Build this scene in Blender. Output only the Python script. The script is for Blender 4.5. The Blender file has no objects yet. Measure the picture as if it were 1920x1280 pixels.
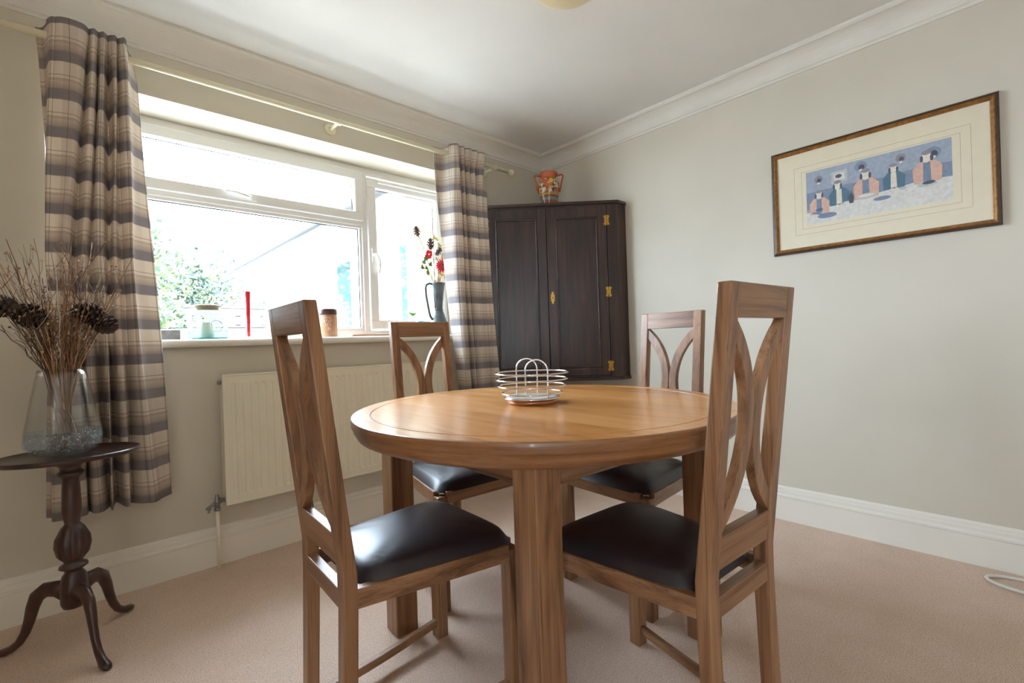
import bpy, math, random
from mathutils import Vector, Matrix
random.seed(7)
S = bpy.context.scene
COL = S.collection
PI = math.pi

# ------------------------------------------------------------------ camera, sky, light, exposure
def cam_setup():
    yaw, pit, rol = 0.8272, -0.0022, -0.0329
    d = Vector((math.cos(yaw)*math.cos(pit), math.sin(yaw)*math.cos(pit), math.sin(pit)))
    r = Vector((math.sin(yaw), -math.cos(yaw), 0)); u = r.cross(d)
    r2 = math.cos(rol)*r + math.sin(rol)*u
    u2 = -math.sin(rol)*r + math.cos(rol)*u
    M = Matrix((r2, u2, -d)).transposed().to_4x4()
    M.translation = Vector((-2.6823, -2.5151, 0.9767))
    c = bpy.data.cameras.new('camera'); c.sensor_width = 36; c.lens = 881.7*36/1920
    c.clip_start = 0.05; c.clip_end = 200
    o = bpy.data.objects.new('camera', c); COL.objects.link(o); o.matrix_world = M
    S.camera = o
cam_setup()

w = bpy.data.worlds.new('sky'); S.world = w; w.use_nodes = True
bg = w.node_tree.nodes['Background']
bg.inputs[0].default_value = (0.68, 0.84, 1.0, 1); bg.inputs[1].default_value = 26.0
S.view_settings.view_transform = 'Standard'; S.view_settings.look = 'None'
S.view_settings.gamma = 1; S.view_settings.exposure = 0.46
S.view_settings.use_curve_mapping = False
try:
    S.cycles.max_bounces = 12; S.cycles.diffuse_bounces = 8; S.cycles.transparent_max_bounces = 16
    S.cycles.caustics_reflective = False; S.cycles.caustics_refractive = False
    S.cycles.sample_clamp_indirect = 6
except Exception: pass

def portal(name, loc, rot, sx, sy):
    l = bpy.data.lights.new(name, 'AREA'); l.shape = 'RECTANGLE'; l.size = sx; l.size_y = sy
    l.cycles.is_portal = True
    o = bpy.data.objects.new(name, l); COL.objects.link(o); o.location = loc; o.rotation_euler = rot
portal('window_light_portal', (-1.755, 0.33, 1.55), (-PI/2, 0, 0), 2.0, 1.05)        # daylight comes in towards -y
portal('added_door_portal', (-4.78, -4.0, 1.05), (0, -PI/2, 0), 2.0, .36)  # sky light through the unseen door added on the left as fill
sun = bpy.data.lights.new('sun', 'SUN'); sun.energy = 18.0; sun.angle = math.radians(3); sun.color = (1, .97, .92)
so = bpy.data.objects.new('sun', sun); COL.objects.link(so); so.rotation_euler = (math.radians(22), math.radians(-48), 0)

# ------------------------------------------------------------------ materials
def srgb(r, g, b):
    f = lambda c: (c/255/12.92) if c/255 <= 0.04045 else ((c/255+0.055)/1.055)**2.4
    return (f(r), f(g), f(b), 1)
class N:
    def __init__(s, name):
        s.m = bpy.data.materials.new(name); s.m.use_nodes = True; s.t = s.m.node_tree
        s.b = s.t.nodes['Principled BSDF']; s.out = s.t.nodes['Material Output']
    def n(s, typ, **kw):
        x = s.t.nodes.new(typ)
        for k, v in kw.items(): setattr(x, k, v)
        return x
    def l(s, a, b): s.t.links.new(a, b)
    def val(s, sock, v):
        if hasattr(v, 'is_linked') or hasattr(v, 'links'): s.l(v, sock)
        else: sock.default_value = v
    def math(s, op, a, b=0.0, c=0.0, clamp=False):
        x = s.n('ShaderNodeMath', operation=op, use_clamp=clamp)
        s.val(x.inputs[0], a); s.val(x.inputs[1], b); s.val(x.inputs[2], c); return x.outputs[0]
    def mix(s, f, a, b, blend='MIX'):
        x = s.n('ShaderNodeMix', data_type='RGBA', blend_type=blend)
        s.val(x.inputs[0], f); s.val(x.inputs[6], a); s.val(x.inputs[7], b); return x.outputs[2]
    def coord(s, which='Object', scale=(1, 1, 1), rnd=False, rot=(0, 0, 0)):
        c = s.n('ShaderNodeTexCoord'); m = s.n('ShaderNodeMapping'); m.inputs['Scale'].default_value = scale
        m.inputs['Rotation'].default_value = rot
        s.l(c.outputs[which], m.inputs[0])
        if rnd:
            oi = s.n('ShaderNodeObjectInfo'); k = s.math('MULTIPLY', oi.outputs['Random'], 37.0)
            cb = s.n('ShaderNodeCombineXYZ'); s.l(k, cb.inputs[0]); s.l(k, cb.inputs[1]); s.l(k, cb.inputs[2])
            s.l(cb.outputs[0], m.inputs['Location'])
        return m.outputs[0]
    def noise(s, vec, scale=5, detail=3, rough=.5, dist=0):
        x = s.n('ShaderNodeTexNoise'); s.l(vec, x.inputs['Vector']); x.inputs['Scale'].default_value = scale
        x.inputs['Detail'].default_value = detail; x.inputs['Roughness'].default_value = rough
        x.inputs['Distortion'].default_value = dist; return x.outputs[0]
    def ramp(s, f, stops):
        x = s.n('ShaderNodeValToRGB'); s.l(f, x.inputs[0]); e = x.color_ramp.elements
        while len(e) < len(stops): e.new(.5)
        for i, (p, c) in enumerate(stops): e[i].position = p; e[i].color = c
        return x.outputs[0]
    def bump(s, h, strength=.2, dist=.01):
        x = s.n('ShaderNodeBump'); s.l(h, x.inputs['Height']); x.inputs['Strength'].default_value = strength
        x.inputs['Distance'].default_value = dist; s.l(x.outputs[0], s.b.inputs['Normal'])
    def base(s, c): s.val(s.b.inputs['Base Color'], c)
    def rough(s, r): s.val(s.b.inputs['Roughness'], r)

def plain(name, col, rough=.5, metal=0, spec=.5, vary=.06, nscale=30, bump=0, coat=0):
    k = N(name); v = k.coord(rnd=True)
    n = k.noise(v, nscale, 3)
    dark = tuple(c*(1-vary) for c in col[:3])+(1,); light = tuple(min(1, c*(1+vary)) for c in col[:3])+(1,)
    k.base(k.ramp(n, [(.3, dark), (.7, light)])); k.rough(rough)
    k.b.inputs['Metallic'].default_value = metal; k.b.inputs['Specular IOR Level'].default_value = spec
    k.b.inputs['Coat Weight'].default_value = coat
    if bump: k.bump(n, bump, .002)
    return k.m

def wood(name, c_dark, c_mid, c_light, axis='z', rough=.42, bump=.14, scale=1.0, coat=.0):
    k = N(name); st = {'x': (1.2, 16, 16), 'y': (16, 1.2, 16), 'z': (16, 16, 1.2)}[axis]
    v = k.coord(scale=tuple(a*scale for a in st), rnd=True)
    n1 = k.noise(v, 1.6, 4, .55, .9)
    v2 = k.coord(scale=tuple(a*scale*(1 if a < 2 else 6) for a in st), rnd=True)
    n2 = k.noise(v2, 3.0, 3, .6)
    c1 = k.ramp(n1, [(.28, c_dark), (.48, c_mid), (.72, c_light)])
    pores = k.ramp(n2, [(.30, (.45, .42, .40, 1)), (.47, (1, 1, 1, 1))])
    k.base(k.mix(.75, c1, pores, 'MULTIPLY')); k.rough(rough); k.bump(n2, bump, .002)
    k.b.inputs['Specular IOR Level'].default_value = .45
    k.b.inputs['Coat Weight'].default_value = coat; k.b.inputs['Coat Roughness'].default_value = .25
    return k.m
OD, OM, OL = srgb(92, 62, 42), srgb(142, 101, 70), srgb(170, 128, 92)
OAK = {a: wood('oak_'+a, OD, OM, OL, a, rough=.36, coat=.15) for a in 'xyz'}
TD, TM, TL = srgb(168, 106, 50), srgb(202, 138, 72), srgb(222, 162, 98)
DK = {a: wood('dark_oak_'+a, srgb(26, 16, 15), srgb(50, 31, 26), srgb(76, 46, 36), a, rough=.34, coat=.2) for a in 'xyz'}
MAH = plain('dark_mahogany', srgb(58, 34, 27), .3, vary=.35, nscale=18, coat=.3)

def table_wood():
    k = N('table_top_oak'); v = k.coord(scale=(14, 1.3, 14), rot=(0, 0, -.15))
    n1 = k.noise(v, 1.4, 4, .55, .8)
    sep = k.n('ShaderNodeSeparateXYZ'); k.l(k.coord(rot=(0, 0, -.15)), sep.inputs[0])
    pl = k.math('FLOOR', k.math('MULTIPLY', k.math('ADD', sep.outputs[0], 10.0), 7.6))
    wn = k.n('ShaderNodeTexWhiteNoise', noise_dimensions='1D'); k.l(pl, wn.inputs['W'])
    f = k.math('ADD', k.math('MULTIPLY', n1, .72), k.math('MULTIPLY', wn.outputs[0], .26))
    c = k.ramp(f, [(.30, TD), (.5, TM), (.74, TL)])
    v2 = k.coord(scale=(90, 3, 90), rot=(0, 0, -.15)); n2 = k.noise(v2, 3, 3, .6)
    pores = k.ramp(n2, [(.3, (.72, .68, .62, 1)), (.45, (1, 1, 1, 1))])
    fr = k.math('ABSOLUTE', k.math('SUBTRACT', k.math('ADD', sep.outputs[0], .072), 0))
    seam = k.math('LESS_THAN', fr, .0012)
    frp = k.math('FRACT', k.math('MULTIPLY', k.math('ADD', sep.outputs[0], 10.0), 7.6))
    seam2 = k.math('MULTIPLY', k.math('LESS_THAN', frp, .008), .5)
    cc = k.mix(.7, c, pores, 'MULTIPLY')
    rr_ = k.math('SQRT', k.math('ADD', k.math('MULTIPLY', sep.outputs[0], sep.outputs[0]), k.math('MULTIPLY', sep.outputs[1], sep.outputs[1])))
    groove = k.math('LESS_THAN', k.math('ABSOLUTE', k.math('SUBTRACT', rr_, .5473)), .0016)
    cc = k.mix(k.math('MAXIMUM', k.math('MAXIMUM', seam, seam2), groove), cc, srgb(84, 54, 30))
    k.base(cc); k.rough(k.math('ADD', .24, k.math('MULTIPLY', n1, .12))); k.b.inputs['Coat Weight'].default_value = .3; k.b.inputs['Coat Roughness'].default_value = .18
    k.b.inputs['Specular IOR Level'].default_value = .5
    k.bump(n2, .06, .001)
    return k.m
TABLE_TOP = table_wood()
def band_wood():
    k = N('edge_band_oak'); sep = k.n('ShaderNodeSeparateXYZ'); k.l(k.coord(), sep.inputs[0])
    x, y, z = sep.outputs
    ang = k.math('ARCTAN2', y, x); rad = k.math('SQRT', k.math('ADD', k.math('MULTIPLY', x, x), k.math('MULTIPLY', y, y)))
    cb = k.n('ShaderNodeCombineXYZ'); k.l(k.math('MULTIPLY', ang, .8), cb.inputs[0]); k.l(k.math('MULTIPLY', rad, 22.0), cb.inputs[1]); k.l(k.math('MULTIPLY', z, 26.0), cb.inputs[2])
    n1 = k.noise(cb.outputs[0], 1.8, 4, .55, .4)
    cb2 = k.n('ShaderNodeCombineXYZ'); k.l(k.math('MULTIPLY', ang, 5.0), cb2.inputs[0]); k.l(k.math('MULTIPLY', rad, 160.0), cb2.inputs[1]); k.l(k.math('MULTIPLY', z, 160.0), cb2.inputs[2])
    n2 = k.noise(cb2.outputs[0], 2.0, 3, .6)
    c = k.ramp(n1, [(.30, srgb(110, 72, 44)), (.5, srgb(140, 95, 60)), (.7, srgb(162, 115, 75))])
    k.base(k.mix(.7, c, k.ramp(n2, [(.3, (.55, .5, .46, 1)), (.47, (1, 1, 1, 1))]), 'MULTIPLY')); k.rough(.34); k.b.inputs['Coat Weight'].default_value = .15
    k.bump(n2, .1, .002); return k.m
BAND = band_wood()

def wall_mat(name, col, bs=.25):
    k = N(name); n = k.noise(k.coord(), 140, 4, .6); n2 = k.noise(k.coord(), 2.2, 2)
    d = tuple(c*.95 for c in col[:3])+(1,)
    k.base(k.ramp(n2, [(.35, d), (.65, col)])); k.rough(.85); k.bump(n, bs, .0015); k.b.inputs['Specular IOR Level'].default_value = .25
    return k.m
WALL = wall_mat('wall_paint', srgb(214, 207, 192))
CEIL = wall_mat('ceiling_paint', srgb(232, 230, 226), .15)
TRIM = plain('white_gloss_paint', srgb(236, 232, 222), .35, vary=.02, nscale=5)
CORN = plain('cornice_paint', srgb(226, 222, 214), .7, vary=.03, nscale=6)
UPVC = plain('white_upvc', srgb(240, 240, 238), .25, vary=.01, nscale=3)
RAD = plain('radiator_enamel', srgb(232, 226, 206), .35, vary=.02, nscale=4)
ROD = plain('cream_rod', srgb(235, 228, 200), .3, vary=.02, nscale=8)
BRASS = plain('brass', srgb(186, 142, 66), .34, metal=1, vary=.15, nscale=60)
CHROME = plain('chrome', srgb(232, 232, 236), .14, metal=1, vary=.03)
STEEL = plain('brushed_steel', srgb(150, 152, 155), .35, metal=1, vary=.1)
DARKSLOT = plain('dark_gap', srgb(20, 16, 14), .8)
COPPER = plain('copper_base', srgb(205, 140, 105), .3, metal=.5, vary=.1)
WHITEC = plain('white_ceramic', srgb(228, 224, 216), .25, vary=.02)
CABLE = plain('white_cable', srgb(225, 222, 215), .4, vary=.02)

def carpet():
    k = N('carpet'); n = k.noise(k.coord(), 330, 5, .8, .5); n2 = k.noise(k.coord(), 3.5, 4, .6); n3 = k.noise(k.coord(), 900, 2)
    a = k.ramp(n, [(.34, srgb(150, 118, 98)), (.5, srgb(222, 196, 177)), (.66, srgb(246, 228, 214))])
    b = k.ramp(n2, [(.3, (.90, .87, .84, 1)), (.7, (1, 1, 1, 1))])
    k.base(k.mix(1.0, a, b, 'MULTIPLY')); k.rough(1.0); k.b.inputs['Specular IOR Level'].default_value = .05
    k.b.inputs['Sheen Weight'].default_value = .15
    k.bump(k.math('ADD', n, n3), .3, .002); return k.m
CARPET = carpet()

def leather():
    k = N('seat_leather'); n = k.noise(k.coord(rnd=True), 160, 3, .6); n2 = k.noise(k.coord(rnd=True), 6, 3)
    k.base(k.ramp(n2, [(.3, srgb(34, 28, 30)), (.7, srgb(48, 39, 42))]))
    k.rough(k.math('ADD', .31, k.math('MULTIPLY', n2, .14))); k.bump(n, .12, .001)
    k.b.inputs['Specular IOR Level'].default_value = .6; return k.m
LEATHER = leather()

def plaid():
    k = N('plaid_curtain'); tc = k.n('ShaderNodeTexCoord'); sp = k.n('ShaderNodeSeparateXYZ'); k.l(tc.outputs['UV'], sp.inputs[0])
    u, v = sp.outputs[0], sp.outputs[1]
    t = k.math('FRACT', k.math('DIVIDE', k.math('ADD', v, 10*.1385), .1385))    # 0 = just under a dark band, going down
    cream, lt, tp, gr = srgb(230, 217, 202), srgb(212, 196, 180), srgb(180, 165, 154), srgb(150, 143, 144)
    x = k.n('ShaderNodeValToRGB'); k.l(t, x.inputs[0]); x.color_ramp.interpolation = 'LINEAR'; e = x.color_ramp.elements
    st = [(0, cream), (.40, cream), (.52, lt), (.70, tp), (.72, gr), (.985, gr), (1, cream)]
    while len(e) < len(st): e.new(.5)
    for i, (p_, c_) in enumerate(st): e[i].position = p_; e[i].color = c_
    col = x.outputs[0]
    def band(val, a, b): return k.math('MULTIPLY', k.math('GREATER_THAN', val, a), k.math('LESS_THAN', val, b))
    thin = k.math('MAXIMUM', k.math('MAXIMUM', band(t, .33, .355), band(t, .44, .462)), band(t, .48, .495))
    col = k.mix(k.math('MULTIPLY', thin, .5), col, srgb(110, 92, 84))
    s_ = k.math('FRACT', k.math('DIVIDE', k.math('ADD', u, 5.0), .125))
    wide = k.math('MAXIMUM', band(s_, .0, .28), k.math('MULTIPLY', band(s_, .28, .5), .5))
    col = k.mix(k.math('MULTIPLY', wide, .22), col, srgb(150, 130, 120))
    thv = k.math('MAXIMUM', k.math('MAXIMUM', band(s_, .66, .685), band(s_, .78, .8)), band(s_, .12, .14))
    col = k.mix(k.math('MULTIPLY', thv, .5), col, srgb(96, 82, 80))
    weave = k.noise(k.coord('UV', (900, 900, 1)), 1.0, 2)
    col = k.mix(.25, col, k.ramp(weave, [(.3, (.7, .7, .7, 1)), (.7, (1, 1, 1, 1))]), 'MULTIPLY')
    k.base(col); k.rough(.9); k.b.inputs['Sheen Weight'].default_value = .1; k.b.inputs['Specular IOR Level'].default_value = .1
    k.bump(weave, .2, .001)
    tr = k.n('ShaderNodeBsdfTranslucent'); k.l(col, tr.inputs[0]); mx = k.n('ShaderNodeMixShader'); mx.inputs[0].default_value = .22
    k.l(k.b.outputs[0], mx.inputs[1]); k.l(tr.outputs[0], mx.inputs[2]); k.l(mx.outputs[0], k.out.inputs[0])
    return k.m
PLAID = plaid()

def pane_mat(name='window_glass', tint=(1, 1, 1, 1), refl=1.0, rough=.02):
    k = N(name); k.t.nodes.remove(k.b)
    tr = k.n('ShaderNodeBsdfTransparent'); tr.inputs[0].default_value = tint
    gl = k.n('ShaderNodeBsdfGlossy'); gl.inputs['Roughness'].default_value = rough
    lw = k.n('ShaderNodeLayerWeight'); lw.inputs[0].default_value = .5
    fr_ = k.math('ADD', .035, k.math('MULTIPLY', k.math('POWER', lw.outputs['Facing'], 5.0), .6))
    mx = k.n('ShaderNodeMixShader'); k.l(k.math('MULTIPLY', fr_, refl), mx.inputs[0])
    k.l(tr.outputs[0], mx.inputs[1]); k.l(gl.outputs[0], mx.inputs[2]); k.l(mx.outputs[0], k.out.inputs[0])
    return k.m
PANE = pane_mat()
def glass(name, col=(1, 1, 1, 1), rough=0.0, bumpy=0, ior=1.45):
    k = N(name); k.base(col); k.rough(rough); k.b.inputs['Transmission Weight'].default_value = 1; k.b.inputs['IOR'].default_value = ior
    if bumpy:
        vo = k.n('ShaderNodeTexVoronoi'); k.l(k.coord(), vo.inputs['Vector']); vo.inputs['Scale'].default_value = 110
        k.bump(vo.outputs['Distance'], bumpy, .004)
    return k.m
JARGLASS = pane_mat('jar_glass', (.95, .992, .995, 1), 1.0)
CLEARG = glass('clear_glass')
VASEG = pane_mat('vase_glass', (.97, .98, .99, 1), 2.2, .13)
def crackle():
    k = N('crackle_glass'); tr = k.n('ShaderNodeBsdfTransparent'); tr.inputs[0].default_value = (.86, .9, .93, 1)
    vo = k.n('ShaderNodeTexVoronoi'); k.l(k.coord(), vo.inputs['Vector']); vo.inputs['Scale'].default_value = 95
    k.base(srgb(236, 238, 240)); k.rough(.12); k.b.inputs['Specular IOR Level'].default_value = .9; k.bump(vo.outputs['Distance'], 1.0, .01)
    spk = k.ramp(vo.outputs['Distance'], [(.0, (1, 1, 1, 1)), (.30, (.25, .25, .25, 1)), (.6, (.12, .12, .12, 1))])
    mx = k.n('ShaderNodeMixShader'); k.l(k.math('MULTIPLY', spk, .85), mx.inputs[0]); k.l(tr.outputs[0], mx.inputs[1]); k.l(k.b.outputs[0], mx.inputs[2])
    k.l(mx.outputs[0], k.out.inputs[0]); return k.m
CRACKLE = crackle()
REDG = plain('red_glass', srgb(205, 14, 38), .1, vary=.05, coat=.5)

# ------------------------------------------------------------------ mesh helpers
class MB:
    def __init__(s): s.v = []; s.f = []; s.mi = []; s.uv = {}; s.sm = []
    def add(s, vs, fs, mi=0, smooth=False):
        o = len(s.v); s.v += [tuple(x) for x in vs]
        for f in fs: s.f.append([i+o for i in f]); s.mi.append(mi); s.sm.append(smooth)
        return s
    def box(s, x0, x1, y0, y1, z0, z1, mi=0, M=None):
        vs = [Vector((x, y, z)) for z in (z0, z1) for y in (y0, y1) for x in (x0, x1)]
        if M: vs = [M @ v for v in vs]
        return s.add(vs, [(0, 2, 3, 1), (4, 5, 7, 6), (0, 1, 5, 4), (2, 6, 7, 3), (0, 4, 6, 2), (1, 3, 7, 5)], mi)
    def prism(s, poly, axis, a, b, mi=0, smooth=False):
        # poly: 2-D outline in the two other axes (cyclic order of axes), extruded along axis from a to b
        def P(p, t):
            return {'x': (t, p[0], p[1]), 'y': (p[0], t, p[1]), 'z': (p[0], p[1], t)}[axis]
        n = len(poly); vs = [P(p, a) for p in poly]+[P(p, b) for p in poly]
        fs = [tuple(range(n))[::-1], tuple(range(n, 2*n))]+[(i, (i+1) % n, (i+1) % n+n, i+n) for i in range(n)]
        return s.add(vs, fs, mi, smooth)
    def loft(s, rings, closed=True, cap=True, mi=0, smooth=True):
        n = len(rings[0]); vs = [v for r in rings for v in r]; fs = []
        for i in range(len(rings)-1):
            for j in range(n if closed else n-1):
                k = (j+1) % n; fs.append((i*n+j, i*n+k, (i+1)*n+k, (i+1)*n+j))
        if cap and closed: fs += [tuple(range(n))[::-1], tuple(range((len(rings)-1)*n, len(rings)*n))]
        return s.add(vs, fs, mi, smooth)
    def lathe(s, prof, n=48, c=(0, 0, 0), mi=0, cap=True, sq=1.0, M=None):
        rings = [[Vector((c[0]+r*math.cos(2*PI*j/n), c[1]+r*sq*math.sin(2*PI*j/n), c[2]+z)) for j in range(n)] for r, z in prof]
        if M: rings = [[M @ v for v in r] for r in rings]
        return s.loft(rings, True, cap, mi)
    def tube(s, pts, r, n=8, mi=0, closed=False, cap=True):
        pts = [Vector(p) for p in pts]; m = len(pts); rr = r if isinstance(r, (list, tuple)) else [r]*m
        rings = []; up = None
        for i in range(m):
            a = pts[(i-1) % m] if (closed or i > 0) else pts[i]; b = pts[(i+1) % m] if (closed or i < m-1) else pts[i]
            t = (b-a).normalized() if (b-a).length > 1e-9 else Vector((0, 0, 1))
            if up is None:
                up = Vector((0, 0, 1)) if abs(t.z) < .9 else Vector((1, 0, 0))
            x = (up - up.dot(t)*t)
            x = x.normalized() if x.length > 1e-6 else t.orthogonal().normalized()
            up = x; y = t.cross(x)
            rings.append([pts[i]+rr[i]*(math.cos(2*PI*j/n)*x+math.sin(2*PI*j/n)*y) for j in range(n)])
        if closed: rings.append(rings[0]); cap = False
        return s.loft(rings, True, cap, mi)
    def sphere(s, c, r, n=16, mi=0, sc=(1, 1, 1)):
        k = n//2; prof = [(r*math.sin(PI*i/k), -r*math.cos(PI*i/k)) for i in range(k+1)]
        prof[0] = (r*.02, -r); prof[-1] = (r*.02, r)
        rings = [[Vector((c[0]+a*math.cos(2*PI*j/n)*sc[0], c[1]+a*math.sin(2*PI*j/n)*sc[1], c[2]+z*sc[2])) for j in range(n)] for a, z in prof]
        return s.loft(rings, True, True, mi)
    def build(s, name, mats, parent=None, bevel=0, seg=2, loc=None):
        me = bpy.data.meshes.new(name); me.from_pydata(s.v, [], s.f)
        mats = mats if isinstance(mats, (list, tuple)) else [mats]
        for m in mats: me.materials.append(m)
        me.polygons.foreach_set('material_index', s.mi); me.polygons.foreach_set('use_smooth', s.sm)
        me.validate(); me.update()
        o = bpy.data.objects.new(name, me); COL.objects.link(o)
        if parent is not None: o.parent = parent
        if loc is not None: o.location = loc
        if bevel:
            b = o.modifiers.new('bevel', 'BEVEL'); b.width = bevel; b.segments = seg; b.limit_method = 'ANGLE'; b.angle_limit = math.radians(40)
            b.harden_normals = False
        return o
def recalc(o):
    import bmesh
    bm = bmesh.new(); bm.from_mesh(o.data); bmesh.ops.recalc_face_normals(bm, faces=bm.faces); bm.to_mesh(o.data); bm.free(); return o
def thing(name, label, cat, loc=(0, 0, 0), rz=0, group=None):
    o = bpy.data.objects.new(name, None); COL.objects.link(o); o.empty_display_size = .05
    o.location = loc; o.rotation_euler = (0, 0, rz); return tag(o, label, cat, group)
def tag(o, label, cat, group=None, kind=None):
    o['label'] = label; o['category'] = cat
    if group: o['group'] = group
    if kind: o['kind'] = kind
    return o
def struct(o, label=None):
    o['kind'] = 'structure'
    if label: o['label'] = label
    return o
def dup(root, loc, rz, label):
    r = root.copy(); COL.objects.link(r); r.location = loc; r.rotation_euler = (0, 0, rz); r['label'] = label
    for ch in list(root.children):
        c = ch.copy(); COL.objects.link(c); c.parent = r
        for g in list(ch.children):
            d = g.copy(); COL.objects.link(d); d.parent = c
    return r

# ------------------------------------------------------------------ room shell
XL, YF, ZC = -4.6, -4.4, 2.372
WX0, WX1, WZ0, WZ1 = -2.76, -0.765, 0.995, 2.076          # window opening
struct(MB().box(XL-.3, .3, YF-.3, .31, -.12, 0).build('floor', CARPET))
struct(MB().box(XL-.3, .3, YF-.3, .31, ZC, ZC+.15).build('ceiling', CEIL))
m = MB()
m.box(XL-.3, WX0, 0, .31, 0, ZC); m.box(WX1, 0, 0, .31, 0, ZC)
m.box(WX0, WX1, 0, .31, 0, WZ0); m.box(WX0, WX1, 0, .31, WZ1, ZC)
struct(m.build('wall_back', WALL))
struct(MB().box(0, .3, YF, .31, 0, ZC).build('wall_right', WALL))
m = MB()      # left wall with an opening for an added, unseen glazed door that lets fill light in
m.box(XL-.3, XL, YF, -4.2, 0, ZC); m.box(XL-.3, XL, -3.8, 0, 0, ZC); m.box(XL-.3, XL, -4.2, -3.8, 2.1, ZC)
struct(m.build('wall_left', WALL))
m = MB()      # wall behind the camera
m.box(XL-.3, .3, YF-.3, YF, 0, ZC)
struct(m.build('wall_front', WALL))

# cornice: coved profile, mitred at the corner
def cornice():
    pr = [(0.0, 2.262), (.006, 2.262), (.006, 2.276), (.012, 2.278)]
    for i in range(9):
        a = PI/2*i/8; pr.append((.012+.070*(1-math.cos(a)), 2.282+.070*math.sin(a)))
    pr += [(.084, 2.354), (.090, 2.360), (.090, ZC), (0, ZC)]
    m = MB()
    path = [(XL, YF, 1, 1), (XL, 0, 1, -1), (0, 0, -1, -1), (0, YF, -1, 1), (XL, YF, 1, 1)]
    m.loft([[Vector((x+sx*p, y+sy*p, z)) for p, z in pr] for x, y, sx, sy in path], True, False, 0, False)
    return recalc(m.build('trim_1', CORN))
struct(cornice(), 'white coved plaster cornice running round the ceiling')
def skirting(name, path):
    pr = [(0, 0), (.018, 0), (.018, .118), (.022, .121), (.022, .129), (.017, .132), (.015, .137), (.015, .150), (.011, .154), (.010, .165), (.005, .172), (0, .174)]
    m = MB(); m.loft([[Vector((x+sx*p, y+sy*p, z)) for p, z in pr] for x, y, sx, sy in path], True, True, 0, False)
    return struct(recalc(m.build(name, TRIM)))
skirting('baseboard_back', [(XL, 0, 1, -1), (0, 0, -1, -1)])
skirting('baseboard_right', [(0, 0, -1, -1), (0, YF, -1, 1)])
skirting('baseboard_left', [(XL, -1.8, 1, 0), (XL, 0, 1, -1)])

# window board with a rounded nosing
m = MB(); pr = [(.24, 1.028), (-.03, 1.028)]+[(-.03-.0175*math.sin(a), 1.0105+.0175*math.cos(a)) for a in [PI*i/8 for i in range(1, 8)]]+[(-.03, .993), (.24, .993)]
m.prism([(y, z) for y, z in pr], 'x', WX0+.001, WX1-.001); m.box(WX0-.06, WX1+.06, -.03, -.0005, .993, 1.028)
struct(recalc(m.build('trim_2', TRIM)), 'white window board under the window')

# ---- main window
def main_window():
    W = bpy.data.objects.new('window_1', None); COL.objects.link(W); struct(W, 'white plastic framed window looking on the garden')
    Y0, Y1 = .225, .295
    m = MB(); X0, X1, Z0, Z1 = WX0, WX1, 1.03, WZ1
    m.box(X0, X1, Y0, Y1, Z1-.05, Z1); m.box(X0, X1, Y0, Y1, Z0, Z0+.038)
    m.box(X0, X0+.05, Y0, Y1, Z0, Z1); m.box(X1-.05, X1, Y0, Y1, Z0, Z1)
    m.build('window_frame', UPVC, W, .004)
    MB().box(-1.385, -1.345, Y0, Y1, Z0+.038, Z1-.05).build('mullion', UPVC, W, .004)
    MB().box(X0+.05, -1.385, Y0, Y1, 1.712, 1.752).build('transom', UPVC, W, .004)
    def frame(x0, x1, z0, z1, t, y0, y1, name, par=W, bev=.006):
        m = MB(); m.box(x0, x1, y0, y1, z1-t, z1); m.box(x0, x1, y0, y1, z0, z0+t)
        m.box(x0, x0+t, y0, y1, z0+t, z1-t); m.box(x1-t, x1, y0, y1, z0+t, z1-t)
        return m.build(name, UPVC, par, bev)
    def pane(x0, x1, z0, z1, par):
        return MB().box(x0, x1, .252, .258, z0, z1).build('pane', PANE, par)
    a = frame(X0+.03, -1.378, 1.738, 2.040, .054, .207, .24, 'top_casement'); pane(X0+.08, -1.43, 1.79, 1.99, a)
    b = frame(X0+.045, -1.378, 1.062, 1.718, .024, .232, .262, 'glazing_bead'); pane(X0+.06, -1.40, 1.08, 1.70, b)
    c = frame(-1.352, X1-.028, 1.075, 2.015, .058, .207, .24, 'side_casement'); pane(-1.30, X1-.08, 1.13, 1.96, c)
    # seals round the glass
    def seal(x0, x1, z0, z1, par, t=.004):
        m = MB(); m.box(x0, x1, .246, .251, z1-t, z1); m.box(x0, x1, .246, .251, z0, z0+t); m.box(x0, x0+t, .246, .251, z0, z1); m.box(x1-t, x1, .246, .251, z0, z1)
        m.build('seal', DARKSLOT, par)
    seal(X0+.085, -1.432, 1.792, 1.986, a); seal(X0+.07, -1.402, 1.086, 1.694, b); seal(-1.294, X1-.086, 1.133, 1.957, c)
    # trickle vent over the side casement
    MB().box(-1.29, X1-.06, .185, .207, 1.985, 2.003).build('trickle_vent', UPVC, W, .004)
    # handles
    m = MB(); m.box(-2.045, -1.975, .198, .207, 1.752, 1.775); m.sphere((-2.01, .192, 1.764), .011)
    m.tube([(-2.01, .186, 1.764), (-2.03, .180, 1.768), (-2.07, .180, 1.776), (-2.125, .182, 1.778)], [.008, .008, .007, .006], 10)
    m.build('casement_handle', UPVC, a)
    m = MB(); m.box(-1.334, -1.312, .198, .207, 1.49, 1.575); m.sphere((-1.323, .192, 1.535), .011)
    m.tube([(-1.323, .186, 1.535), (-1.312, .178, 1.532), (-1.298, .176, 1.50), (-1.296, .178, 1.455), (-1.302, .18, 1.42)], [.008, .008, .008, .007, .006], 10)
    m.build('casement_handle', UPVC, c)
main_window()
def simple_window(name, lab, vs):
    W = bpy.data.objects.new(name, None); COL.objects.link(W); struct(W, lab)
    m = MB()
    for b in vs['frame']: m.box(*b)
    m.build('window_frame', UPVC, W, .004)
    MB().box(*vs['pane']).build('pane', PANE, W)
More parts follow.
